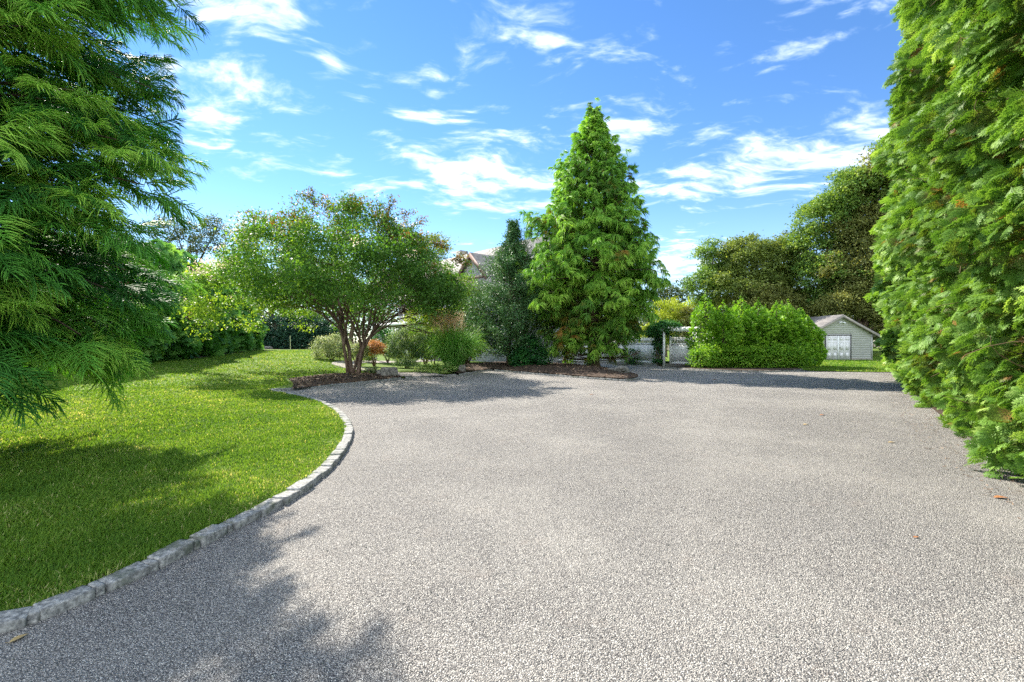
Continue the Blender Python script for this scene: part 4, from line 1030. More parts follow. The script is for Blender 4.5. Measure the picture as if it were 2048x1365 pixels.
SB('leafy_shrub', 934, 26.5, None, [(930, 585, .75, .9), (945, 610, .8, .9), (925, 640, .9, .9), (948, 660, .8, .8), (935, 690, .9, .6)], ML_GREEN, 'tall mid green shrub hiding the house wall between the ornamental grass and the holly', nclump=420, nleaf=20, csize=.2, lsize=.12)
# small lawn patch right of the path
sheet('lawn', [(-6.4, 20.9), (-4.6, 20.7), (-3.9, 21.3), (-4.2, 22.8), (-6.0, 24.2), (-7.2, 24.2), (-6.7, 22.6)], lambda x, y: lawn_h(x, y) + .035, M_LAWN, step=.4, fine=.3)
# spiky variegated perennial by the stems
def spiky(name, base, n, L, mat, label, cat, group=None, w_=.012, spread=.8, seed=1, droop=.5, part='blade'):
    r = np.random.default_rng(seed); b = Buf(); bs = np.array(base, float)
    for i in range(n):
        az = r.uniform(-np.pi, np.pi); d = unit(np.array([math.cos(az) * spread * r.uniform(.1, 1), math.sin(az) * spread * r.uniform(.1, 1), 1.0])); ll = L * r.uniform(.55, 1.1)
        t = np.linspace(0, 1, 6); P_ = bs + np.array([math.cos(az), math.sin(az), 0]) * r.uniform(0, .12) + d * (t * ll)[:, None]; P_[:, 2] -= droop * ll * t ** 2.5
        P_[:, :2] += np.array([math.cos(az), math.sin(az)]) * (droop * ll * .35 * t ** 2)[:, None]
        sd_ = unit(np.cross(d, [0, 0, 1.]) + 1e-3); wv = w_ * (1 - t ** 2 * .85)[:, None]
        k = np.arange(5) * 2; b.add(np.stack([P_ - sd_ * wv, P_ + sd_ * wv], 1).reshape(-1, 3), np.stack([k, k + 1, k + 3, k + 2], 1), np.clip(r.normal(.5, .2), 0, 1) + 0 * np.arange(12))
    root = empty(name, base, label, cat, group); b.build(part, mat, root, loc=base).location = (0, 0, 0); root.children[0]['kind'] = 'stuff'
    root.children[0].name = 'foliage'
    return root
bz = lambda x, y: float(bed1_h(np.array([x]), np.array([y]))[0])
spiky('variegated_perennial', (PX(746, 18.9), 18.9, bz(PX(746, 18.9), 18.9)), 90, .55, ML_PALE, 'tuft of pale variegated leaves in the mulch right of the reddish trunks', 'perennial', w_=.02, seed=3)
spiky('variegated_perennial', (PX(732, 19.2), 19.2, bz(PX(732, 19.2), 19.2)), 60, .40, ML_PALE, 'smaller pale tuft right against the base of the reddish trunks', 'perennial', w_=.018, seed=5)

# ornamental grass
def reeds():
    base = (PX(908, 21.6), 21.6, bed2_at(PX(908, 21.6), 21.6) - .02); bs = np.array(base); r = np.random.default_rng(8)
    root = empty('ornamental_grass', base, 'big fountain of ornamental grass with pale pinkish plumes beside the short kerb', 'ornamental grass')
    n = 3400; az = r.uniform(-np.pi, np.pi, n); rr = r.uniform(0, 1, n) ** .6; o = np.stack([np.cos(az), np.sin(az), 0 * az], 1)
    L = 2.75 * r.uniform(.5, 1.05, n); sp = rr * .75; t = np.linspace(0, 1, 8)
    dr = r.uniform(.15, .55, n) * (0.5 + rr)
    P_ = bs + o[:, None] * (.35 * rr)[:, None, None] + np.array([0, 0, 1.])[None, None] * (t[None, :] * L[:, None] * (1 - dr[:, None] * t[None, :] ** 2.2))[:, :, None]
    P_ = P_ + o[:, None] * (L[:, None] * (sp[:, None] * .45 * t[None] + dr[:, None] * .45 * t[None] ** 2))[:, :, None]
    sd_ = unit(np.cross(o, [0, 0, 1.]) + r.normal(0, .5, (n, 3))); wv = (.011 * (1 - t ** 3 * .9))[None, :, None] * sd_[:, None]
    V = np.stack([P_ - wv, P_ + wv], 2).reshape(-1, 3); i = (np.arange(n) * 16)[:, None] + np.arange(7)[None] * 2; i = i.ravel()
    b = Buf(); b.add(V, np.stack([i, i + 1, i + 3, i + 2], 1), np.clip(np.repeat(r.normal(.42, .16, n), 16) + np.tile(np.repeat(t, 2), n) * .2, 0, 1))
    b.build('foliage', ML_REED, root, loc=base).location = (0, 0, 0)
    p = Buf()
    for i in range(170):
        a = r.uniform(-np.pi, np.pi); s_ = r.uniform(0, .75); q = bs + np.array([math.cos(a) * s_ - .30, math.sin(a) * s_, r.uniform(1.95, 2.65) - .35 * s_]); d = unit(np.array([math.cos(a) * .35, math.sin(a) * .35, 1]))
        p.tube([q - d * 1.0, q], [.004, .003], 3, .2)
        m_ = 60; t = r.uniform(0, 1, m_); leaves(p, q + d * (t * .42)[:, None] + r.normal(0, .035, (m_, 3)), .085, np.clip(r.normal(.5, .25, m_), 0, 1), aspect=.35)
    p.build('plumes', ML_PLUME, root, loc=base).location = (0, 0, 0); root.children[-1]['kind'] = 'stuff'
reeds()

# ------------------------------------------------------------------ rocks
def rock(base, size, seed, label):
    r = random.Random(seed); bm = bmesh.new(); bmesh.ops.create_icosphere(bm, subdivisions=3, radius=1)
    from mathutils import noise
    for v in bm.verts:
        c = v.co.copy(); c = Vector([math.copysign(abs(k) ** .6, k) for k in c])
        nn = noise.noise(c * 1.1 + Vector((seed * 3.1, 0, 0))) * .32 + noise.noise(c * 3.1 + Vector((seed, 5, 0))) * .12
        c *= 1 + nn; v.co = Vector((c.x * size[0], c.y * size[1], c.z * size[2]))
    me = bpy.data.meshes.new('rock'); bm.to_mesh(me); bm.free(); me.materials.append(M_ROCK)
    o = bpy.data.objects.new('rock', me); COL.objects.link(o); o.location = base; o.rotation_euler = (0, 0, r.uniform(0, 3)); tag(o, label, 'rock'); return o
rock((PX(778, 18.4), 18.4, bz(PX(778, 18.4), 18.4) + .13), (.34, .22, .20), 3, 'dark rugged boulder in the mulch right of the reddish trunks')
rock((PX(762, 18.7), 18.7, bz(PX(762, 18.7), 18.7) + .05), (.22, .18, .12), 5, 'smaller flat rock tucked against the dark boulder')
rock((PX(1243, 19.6), 19.6, bed2_at(PX(1243, 19.6), 19.6) + .08), (.34, .24, .17), 7, 'flat topped tan rock at the rounded tip of the tall conifer bed')
rock((PX(1222, 20.2), 20.2, bed2_at(PX(1222, 20.2), 20.2) + .03), (.16, .14, .08), 9, 'small low rock left of the flat topped rock')
rock((PX(925, 20.9), 20.9, bed2_at(PX(925, 20.9), 20.9) + .12), (.18, .15, .16), 11, 'pale grey stone at the base of the ornamental grass')
for i, (px, py) in enumerate([(478, 697), (496, 696), (515, 697), (535, 697)]):
    rock((PX(px, 38.2), 38.2, LH(PX(px, 38.2), 38.2) + .08), (.42, .2, .16), 20 + i, ['pale border rock farthest left at the far lawn edge', 'second pale border rock at the far lawn edge', 'third pale border rock at the far lawn edge', 'rightmost pale border rock at the far lawn edge'][i])
# thin pole in front of the dark hedge
b = Buf(); x = PX(581, 36.5); b.tube([(x, 36.5, LH(x, 36.5) - .05), (x - .02, 36.5, LH(x, 36.5) + 1.1)], .025, 8)
tag(b.build('garden_stake', mat_noise('stake_paint', [(0, (.55, .55, .30)), (1, (.7, .7, .45))], 5), smooth=True), 'thin pale yellow stake standing on the lawn before the dark hedge', 'stake')

# ------------------------------------------------------------------ white fence, gate, arbor
def picket_panel(root, x0, x1, ztop, zmid, z0, y=0.0, post=True, gate=False):
    """local x along the run"""
    W = x1 - x0; c = (x0 + x1) / 2
    b = Buf(); n = max(2, int(round(W / .15)))
    b.box((c, y, (z0 + .12 + zmid) / 2), (W, .022, zmid - z0 - .12))
    for i in range(1, n):
        b.box((x0 + i * W / n, y - .013, (z0 + .14 + zmid) / 2), (.012, .004, zmid - z0 - .16))
    b.build('panel', M_WHITE, root)
    for z, h in ((z0 + .07, .14), (zmid + .03, .09), (ztop - .17, .06)):
        r = Buf(); r.box((c, y, z), (W, .05, h)); r.build('rail', M_WHITE, root)
    n = int(round(W / .085))
    k = Buf()
    for i in range(n):
        xx = x0 + (i + .5) * W / n; k.box((xx, y, (zmid + .05 + ztop) / 2), (.036, .020, ztop - zmid - .05))
    k.build('pickets', M_WHITE, root)
def post_part(root, x, h, s=.12, y=0, name='post', z0=0.0):
    b = Buf(); b.box((x, y, (h + z0) / 2), (s, s, h - z0)); b.box((x, y, h + .015), (s + .03, s + .03, .03))
    V = np.array([(-.06, -.06, 0), (.06, -.06, 0), (.06, .06, 0), (-.06, .06, 0), (0, 0, .06)]) + (x, y, h + .03); b.add(V, [(0, 1, 4), (1, 2, 4), (2, 3, 4), (3, 0, 4)])
    return b.build(name, M_WHITE, root)
def run(name, a, c, label, cat, ztop, zmid, z0, posts, gate=False):
    a, c = np.array(a), np.array(c); d = c - a; L = np.linalg.norm(d)
    r = empty(name, (a[0], a[1], 0), label, cat, rz=math.atan2(d[1], d[0]))
    picket_panel(r, .07, L - .07, ztop, zmid, z0)
    for x in posts: post_part(r, x * L, ztop + .05 if not gate else ztop - .02, .11, z0=z0 * .6)
    return r, L
fa, fb_, fc = (PX(1255, 30.6), 30.6), (PX(1318, 28.6), 28.6), (PX(1100, 32.4), 32.4)
run('picket_fence', fa, fb_, 'white vinyl fence with picket top between the tall conifer and the arbor', 'fence', 1.72, 1.30, .06, (0, 1))
run('picket_fence', (PX(1188, 31.6), 31.6), (PX(1252, 30.8), 30.8), 'white vinyl fence section seen under the limbs of the tall conifer', 'fence', 1.72, 1.30, .06, (0, 1))
run('picket_fence', fc, (PX(1186, 31.7), 31.7), 'white vinyl fence section beside the house wall, behind the conifer trunk', 'fence', 1.72, 1.30, .06, (0, 1))
g0, g1 = (PX(1339, 27.6), 27.6), (PX(1392, 27.0), 27.0)
gr, gl = run('garden_gate', g0, g1, 'white garden gate with a row of pickets on top, under the arbor', 'gate', 1.74, 1.28, .10, (.03, .97), gate=True)
b = Buf(); b.box((.13, -.05, 1.28), (.05, .03, .09)); b.tube([(.13, -.06, 1.28), (.13, -.11, 1.28), (.20, -.11, 1.28)], .012, 6); b.build('latch', M_DARK, gr)
# arbor
ax0, ax1, ay = PX(1328, 26.6), PX(1400, 26.0), 26.5
ar = empty('arbor', ((ax0 + ax1) / 2, ay, 0), 'white garden arbor with slatted flat top over the gate, vine on its left side', 'arbor', rz=math.atan2(-.35, ax1 - ax0))
hw = (ax1 - ax0) / 2
for sx in (-1, 1):
    for sy in (0, 1): post_part(ar, sx * hw, 2.02, .13 if sy == 0 else .11, y=sy * 1.0)
    lt = Buf()
    for i in range(16): lt.box((sx * hw, .5, .22 + i * .11), (.025, .86, .028))
    for i in range(4): lt.box((sx * hw + .026, .16 + i * .23, 1.02), (.025, .03, 1.75))
    lt.build('lattice', M_WHITE, ar)
for sy in (0, 1):
    b = Buf(); b.box((0, sy * 1.0, 2.15), (2 * hw + .35, .05, .14)); b.build('beam', M_WHITE, ar)
for i in range(9):
    b = Buf(); x = -hw + 2 * hw * i / 8; b.box((x, .5, 2.27), (.05, 1.55, .10)); b.build('rafter', M_WHITE, ar)
# vine over the arbor
vx = ax0
def vine():
    base = (vx - .12, 26.9, 0.0); r = empty('climbing_vine', base, 'dense climbing vine heaped over the left post of the white arbor', 'vine'); c = Buf()
    crown(c, [(vx - .30, 26.9, 2.15, .70, .5, .36), (vx + .25, 26.9, 2.40, .70, .5, .20), (vx - .48, 27.1, 1.95, .30, .3, .25), (vx - .20, 27, 1.45, .22, .25, .5), (vx - .18, 27.1, .85, .16, .2, .5), (vx - .25, 27, .2, .32, .3, .16)], 420, 16, .12, .12, .1, .8)
    C = np.stack([rng.uniform(vx, vx + 1.0, 300), rng.uniform(26.7, 27.2, 300), rng.uniform(1.75, 2.1, 300)], 1); leaves(c, C, .11, rng.uniform(.1, .6, 300))
    C = np.stack([vx + .12 + rng.normal(0, .06, 260), rng.uniform(26.6, 27.1, 260), rng.uniform(.2, 2.1, 260)], 1); leaves(c, C, .10, rng.uniform(.1, .7, 260))
    c.build('foliage', ML_VINE, r, loc=base).location = (0, 0, 0)
    s_ = Buf()
    for i in range(5): s_.tube(bezier(np.array(base) + rng.normal(0, .08, 3) * (1, 1, 0), (base[0] - .2 + rng.normal(0, .1), 26.95, 1.2), (base[0] - .1 + rng.normal(0, .2), 26.9, 2.2), 8), np.linspace(.03, .012, 8), 5)
    s_.build('stem', M_BARK, r, smooth=True, loc=base).location = (0, 0, 0)
vine()
shrub('climbing_plant', (PX(1262, 30.2), 30.2, .0), [(PX(1266, 30), 30, .55, .45, .3, .5), (PX(1276, 29.8), 29.8, .2, .6, .3, .16)], ML_VINE, 'leafy dark plant at the foot of the white fence beside the conifer', 'plant', nclump=36, nleaf=12, csize=.12, lsize=.12)
# stone pier under the fence end
b = Buf(); b.box((PX(1259, 30.0), 30.0, .17), (.34, .34, .36)); b.box((PX(1259, 30.0), 30.0, .37), (.40, .40, .04)); tag(b.build('stone_pier', M_ROCK), 'low dark stone pier in front of the white fence end', 'pier')

# planting beyond the gate
simple_tree('dark_tree', (PX(1332, 40), 40, 0), [LB(1325, 600, 40, 1.4, 1.1), LB(1350, 590, 40, 1.1, .8), LB(1310, 625, 40, 1.5, 1.2), LB(1338, 620, 40, 1.6, 1.0)], ML_OAK, 'small dark leaved tree rising behind the yellow-green one near the gate', 'tree', nclump=300, nleaf=20, csize=.3, lsize=.24, trunk_r=.12)
simple_tree('yellow_tree', (PX(1348, 34), 34, 0), [LB(1345, 622, 34, 1.2, .85), LB(1325, 640, 34, .9, .7), LB(1370, 635, 34, .9, .8), LB(1352, 650, 34, 1.2, .7)], ML_YELLOW, 'rounded yellow-green tree behind the arbor', 'tree', nclump=330, nleaf=20, csize=.24, lsize=.17, trunk_r=.10)
SB('bronze_shrub', 1378, 33, 690, [(1376, 640, .6, .9), (1390, 660, .6, .7), (1360, 668, .9, .5)], ML_BRONZE, 'bronze tinted shrub above the gate, left of the pointed hedge', nclump=220, nleaf=18, csize=.2, lsize=.14)
SB('golden_shrub', 1310, 33, 700, [(1312, 668, .7, .6), (1295, 670, .5, .7), (1330, 672, .6, .5)], ML_YELLOW, 'pale golden shrub behind the fence left of the vine', nclump=220, nleaf=18, csize=.18, lsize=.12)

# ------------------------------------------------------------------ the tree belt behind the shed
G_ = 'trees standing behind the hedge and shed'
BT = [
 ('broadleaf_tree', ML_GREEN, 43, 1435, .15, [(1400, 572, 1.3, 1.0), (1430, 520, 1.6, 1.2), (1460, 545, 1.6, 1.5), (1405, 610, 1.1, .8), (1440, 585, 1.3, 1.2), (1390, 575, .7, .7)], 'light green thin crowned tree at the left end of the tree belt', 480, .22),
 ('maple_tree', ML_OLIVE, 42, 1490, .2, [(1480, 530, 2.0, 1.7), (1510, 520, 2.0, 1.6), (1470, 585, 2.0, 1.6), (1520, 585, 2.0, 1.8)], 'olive tinged tree above the leftmost tips of the pointed hedge', 800, .22),
 ('maple_tree', ML_OLIVE, 43, 1560, .2, [(1545, 525, 2.0, 1.7), (1580, 518, 2.0, 1.7), (1555, 580, 2.2, 1.9), (1595, 575, 2.2, 2.0)], 'olive brown tree above the middle of the pointed hedge', 800, .22),
 ('maple_tree', ML_BRONZE, 40, 1545, .2, [(1500, 615, 2.0, 1.3), (1545, 625, 2.2, 1.3), (1590, 630, 2.1, 1.3), (1625, 640, 1.6, 1.2)], 'low bronze leaved tree just behind the tips of the pointed hedge', 650, .20),
 ('broadleaf_tree', ML_GREEN, 39, 1655, .3, [(1625, 505, 1.7, 1.7), (1655, 440, 2.3, 2.0), (1700, 400, 2.2, 1.9), (1640, 560, 1.8, 1.7), (1690, 480, 2.0, 2.2), (1660, 610, 1.3, 1.4), (1735, 375, 2.0, 1.6)], 'big fresh green tree towering behind the shed', 1500, .22),
 ('maple_tree', ML_BRONZE, 37.5, 1722, .3, [(1745, 400, 1.8, 1.7), (1720, 480, 2.1, 1.9), (1760, 500, 2.2, 2.2), (1700, 555, 2.0, 1.8), (1765, 350, 1.6, 1.4), (1740, 570, 2.0, 1.7)], 'tall bronze brown tree between the green tree and the right-hand screen', 1500, .20),
 ('maple_tree', ML_BRONZE, 36.6, 1730, .2, [(1700, 610, 1.6, 1.2), (1745, 615, 1.8, 1.5), (1768, 650, 1.2, 1.3), (1668, 622, 1.2, .9)], 'low hanging bronze brown tree directly over the shed roof', 750, .18),
 ('broadleaf_tree', ML_OAK, 46, 1620, .3, [(1560, 640, 3.0, 2.4), (1640, 640, 3.2, 2.6), (1710, 640, 3.2, 2.8), (1780, 640, 3.2, 3.2), (1480, 650, 3.0, 2.0), (1850, 600, 4, 4)], 'dark shaded tree filling the gap deep behind the shed', 1600, .28),
 ('broadleaf_tree', ML_GREEN, 36, 1800, .3, [(1800, 380, 2.2, 2.0), (1830, 330, 2.4, 2.2), (1820, 460, 2.6, 2.6), (1860, 420, 2.6, 3.0), (1810, 560, 2.4, 2.4)], 'green tree behind the far end of the right-hand screen', 1100, .22)]
for nm_, mt, Y, px, tr, lobes, lab, nc, ls in BT:
    simple_tree(nm_, (PX(px, Y), Y, .1), [LB(a, c, Y + rng.uniform(-.8, .8), d * 1.12, e * 1.12) for a, c, d, e in lobes], mt, lab, 'tree', G_, nclump=int(nc * 1.25), nleaf=26, csize=.34, lsize=ls * 1.15, trunk_r=tr)

# woods closing the horizon all round (one far mass)
c = Buf(); lob = []
for a in np.arange(-88, 89, 2.4):
    d_ = 78 + rng.uniform(-6, 6); hh = rng.uniform(3.0, 5.0); lob.append((d_ * math.sin(R(a)), d_ * math.cos(R(a)), hh * .75, 3.4, 3.4, hh))
crown(c, lob, 5200, 16, .7, .55, .1, .8)
tag(c.build('distant_woods', ML_OAK), 'low dark band of distant woods closing the horizon', 'woods', kind='stuff')
# ------------------------------------------------------------------ shed
def mat_siding(name, c0, c1):
    return mat_noise(name, [(0, c0), (1, c1)], 2.2, .7, .12, stretch=(1, 1, 5))
M_SHED = mat_siding('shed_siding', (.34, .34, .325), (.47, .47, .45))
M_SHEDTRIM = mat_noise('shed_trim', [(0, (.22, .20, .17)), (1, (.32, .29, .25))], 5, .8, .1)
def mat_shingle(name, cols, sx, sy, mortar, axes=(0, 2)):
    m, t, p, o = newmat(name)
    tcn = t.n('ShaderNodeTexCoord'); sp = t.n('ShaderNodeSeparateXYZ'); t.l(tcn.outputs['Object'], sp.inputs[0]); cb_ = t.n('ShaderNodeCombineXYZ')
    t.l(sp.outputs[axes[0]], cb_.inputs[0]); t.l(sp.outputs[axes[1]], cb_.inputs[1])
    br = t.n('ShaderNodeTexBrick', offset=.5); t.l(cb_.outputs[0], br.inputs['Vector']); br.inputs['Scale'].default_value = 1.0
    br.inputs['Brick Width'].default_value = sx; br.inputs['Row Height'].default_value = sy; br.inputs['Mortar Size'].default_value = mortar; br.inputs['Bias'].default_value = 0
    br.inputs['Color1'].default_value = (*cols[0], 1); br.inputs['Color2'].default_value = (*cols[1], 1); br.inputs['Mortar'].default_value = (*cols[2], 1)
    nz_ = t.n('ShaderNodeTexNoise', i_Scale=3.0, i_Detail=5.0); t.l(tcn.outputs['Object'], nz_.inputs['Vector'])
    t.l(t.mix(1.0, br.outputs['Color'], t.ramp(nz_.outputs[0], [(.3, (.75, .75, .75)), (.7, (1.2, 1.18, 1.15))]), 'MULTIPLY'), p.inputs['Base Color']); p.inputs['Roughness'].default_value = .85
    bp = t.n('ShaderNodeBump', i_Strength=.6, i_Distance=.02); bp.invert = True; t.l(br.outputs['Fac'], bp.inputs['Height']); t.l(bp.outputs[0], p.inputs['Normal'])
    return m
M_WALL = mat_shingle('wall_shingles', [(.30, .30, .30), (.46, .46, .46), (.12, .12, .12)], .22, .16, .008, (0, 2))
M_ROOF = mat_shingle('roof_shingles', [(.20, .185, .175), (.30, .275, .26), (.13, .12, .11)], .30, .14, .006, (0, 2))
M_GLASS = mat_noise('window_glass', [(0, (.05, .07, .08)), (1, (.09, .11, .12))], 1.5, .08, .0, spec=.8)
def lap_wall(b, x0, x1, z0, ztop, y, lap=.14, hole=None, dirn=-1):
    """horizontal laps on a wall facing -y; ztop(x) gives the gable line"""
    z = z0
    while z < max(ztop(x) for x in np.linspace(x0, x1, 21)):
        z2 = z + lap; zz = min(z2, 99)
        xs = np.linspace(x0, x1, 161); ok = np.array([ztop(x) >= min(z2, z + lap * .5) for x in xs])
        if not ok.any(): break
        a, c = xs[ok][0], xs[ok][-1]
        segs = [(a, c)]
        if hole and z < hole[3] and z2 > hole[2]: segs = [(a, hole[0]), (hole[1], c)]
        for p, q in segs:
            if q - p < .02: continue
            V = [(p, y - .022, z), (q, y - .022, z), (q, y, z), (p, y, z), (p, y - .004, z2), (q, y - .004, z2)]
            b.add(V, [(0, 1, 5, 4), (0, 3, 2, 1)])
        z = z2
def shed():
    Y0 = 34.0; x0, x1 = PX(1619, Y0), PX(1744, Y0); zb = float(back_h(24, 34)) - .02
    W = x1 - x0; root = empty('shed', ((x0 + x1) / 2, Y0, zb), 'small grey clapboard shed with white double doors on the grass bank', 'shed')
    h = W / 2; ze = 1.95; zr = 3.22 - zb + .1; Dp = 4.2
    top = lambda x: zr - (zr - ze) * abs(x) / h
    b = Buf(); dw, dh = .92, 1.78; dx = (PX(1675.5, Y0) - (x0 + x1) / 2)
    lap_wall(b, -h, h, .12, top, 0.0, .135, (dx - dw - .07, dx + dw + .07, -.1, dh + .10))
    # solid walls
    b.add([(-h, .02, 0), (-h, Dp, 0), (-h, Dp, ze), (-h, .02, ze)], [(0, 3, 2, 1)]); b.add([(h, .02, 0), (h, Dp, 0), (h, Dp, ze), (h, .02, ze)], [(0, 1, 2, 3)])
    b.add([(-h, Dp, 0), (h, Dp, 0), (h, Dp, ze), (0, Dp, zr), (-h, Dp, ze)], [(0, 4, 3, 2, 1)])
    b.add([(-h, .02, 0), (h, .02, 0), (h, .02, ze), (0, .02, zr), (-h, .02, ze)], [(0, 1, 2, 3, 4)])
    b.build('wall', M_SHED, root)
    s_ = Buf(); s_.box((0, 0.0, .055), (W + .02, .07, .13)); s_.build('base_board', M_SHEDTRIM, root)
    for sx in (-1, 1):
        c = Buf(); c.box((sx * (h - .04), -.03, (ze + .12) / 2), (.09, .025, ze - .10)); c.build('corner_board', M_SHED, root)
    r = Buf(); ov = .38; sl = (zr - ze) / h; th = .09
    for sx in (-1, 1):
        xo = sx * (h + ov); zo = ze - sl * ov
        V = [(0, -.28, zr + .06), (xo, -.28, zo + .06), (xo, Dp + .2, zo + .06), (0, Dp + .2, zr + .06)]; V2 = [(x, y, z + th) for x, y, z in V]
        F = [(0, 1, 2, 3), (4, 7, 6, 5), (0, 4, 5, 1), (1, 5, 6, 2), (2, 6, 7, 3)]
        r.add(V + V2, F)
    r.build('roof', M_ROOF, root)
    for sx in (-1, 1):
        f = Buf(); xo = sx * (h + ov); zo = ze - sl * ov
        V = [(0, -.30, zr - .06), (xo, -.30, zo - .06), (xo, -.30, zo + .10), (0, -.30, zr + .10)]; V += [(x, -.27, z) for x, y, z in V]
        f.add(V, [(0, 1, 2, 3), (4, 7, 6, 5), (0, 4, 5, 1), (1, 5, 6, 2), (2, 6, 7, 3), (0, 3, 7, 4)]); f.build('bargeboard', M_SHEDTRIM, root)
    fr = Buf(); t_ = .05
    for sx in (-1, 1): fr.box((dx + sx * (dw + t_ * .6), -.035, dh / 2 + .05), (t_, .05, dh + .06))
    fr.box((dx, -.035, dh + .09), (2 * dw + 2 * t_ + .06, .055, .06)); fr.build('door_frame', M_DARK, root)
    for sx in (-1, 1):
        d = Buf(); w_ = dw - .03; cx = dx + sx * (dw / 2); d.box((cx, -.02, dh / 2 + .05), (w_, .04, dh))
        cols = (cx - w_ * .235, cx + w_ * .235)
        for xx in cols:
            for z0_, hh in ((.32, .42), (.95, .62), (1.52, .22)):
                zz = z0_ + .05 + .02
                # raised moulding round each panel
                pw = w_ * .34
                for (a, c_, sw, sh) in ((0, hh / 2, pw, .014), (0, -hh / 2, pw, .014), (-pw / 2, 0, .014, hh), (pw / 2, 0, .014, hh)):
                    d.box((xx + a, -.046, zz + c_), (sw, .009, sh))
                d.box((xx, -.043, zz), (pw - .09, .008, hh - .09))
        do = d.build('door', M_DOOR, root)
        if sx > 0:
            k = Buf(); k.tube([(cx - w_ / 2 + .08, -.04, .92), (cx - w_ / 2 + .08, -.10, .92)], .03, 8); k.build('handle', M_DARK, do)
    m = Buf(); m.box((dx, -.045, dh / 2 + .05), (.05, .03, dh)); m.build('centre_strip', M_WHITE, root)
    l = Buf(); l.box((0, -.03, zr - .42), (.10, .05, .08))
    for sx in (-1, 1):
        l.tube([(sx * .04, -.05, zr - .42), (sx * .14, -.10, zr - .45)], .015, 6); l.tube([(sx * .12, -.08, zr - .43), (sx * .22, -.17, zr - .50)], [.035, .065], 10)
    lo = l.build('floodlight', M_WHITE, root, smooth=False)
    v = Buf(); v.tube([(-.9, 2.2, zr - .5), (-.9, 2.2, zr + .25)], .035, 8); v.build('vent_pipe', M_DARK, root)
shed()

# ------------------------------------------------------------------ house behind the trees (local x along the ridge, facade at -y)
def gable_block(root, x0, x1, y0, y1, ze, zr, z0=0, ov=.45, wallmat=None):
    yc = (y0 + y1) / 2; b = Buf()
    V = [(x0, y0, z0), (x1, y0, z0), (x1, y1, z0), (x0, y1, z0), (x0, y0, ze), (x1, y0, ze), (x1, y1, ze), (x0, y1, ze), (x0, yc, zr), (x1, yc, zr)]
    b.add(V, [(0, 1, 5, 4), (2, 3, 7, 6)]); b.add(V, [(1, 2, 6, 9, 5), (3, 0, 4, 8, 7)])
    w_ = b.build('wall', wallmat or M_WALL, root)
    r = Buf(); sl = (zr - ze) / (yc - y0)
    for s_, ye in ((-1, y0), (1, y1)):
        yo = ye + s_ * ov; zo = ze - sl * ov
        A = [(x0 - ov, yc, zr + .04), (x1 + ov, yc, zr + .04), (x1 + ov, yo, zo + .04), (x0 - ov, yo, zo + .04)]; B = [(x, y, z + .13) for x, y, z in A]
        r.add(A + B, [(0, 1, 2, 3), (4, 7, 6, 5), (2, 6, 7, 3), (1, 5, 6, 2), (0, 3, 7, 4)])
    rf = r.build('roof', M_ROOF, root)
    for xx in (x0 - ov - .02, x1 + ov + .02):
        for s_, ye in ((-1, y0), (1, y1)):
            yo = ye + s_ * ov; zo = ze - sl * ov; f = Buf()
            V = [(xx - .02, yc, zr - .12), (xx - .02, yo, zo - .12), (xx - .02, yo, zo + .15), (xx - .02, yc, zr + .15)]; V += [(x + .04, y, z) for x, y, z in V]
            f.add(V, [(0, 1, 2, 3), (4, 7, 6, 5), (0, 4, 5, 1), (1, 5, 6, 2), (2, 6, 7, 3), (0, 3, 7, 4)]); f.build('bargeboard', M_TRIM, root)
    return w_
def window(root, x, y, z, w_, h, face='y'):
    f = Buf(); t_ = .09
    for a, c, sw, sh in ((0, h / 2, w_ + t_, t_), (0, -h / 2, w_ + t_, t_), (-w_ / 2, 0, t_, h - t_), (w_ / 2, 0, t_, h - t_), (0, 0, .04, h - t_)):
        f.box((x + a, y - .03, z + c), (sw, .06, sh)) if face == 'y' else f.box((x + .03, y + a, z + c), (.06, sw, sh))
    fo = f.build('window', M_WHITE, root); g_ = Buf()
    g_.box((x, y - .012, z), (w_ - t_, .012, h - t_)) if face == 'y' else g_.box((x + .012, y, z), (.012, w_ - t_, h - t_))
    g_.build('pane', M_GLASS, fo)
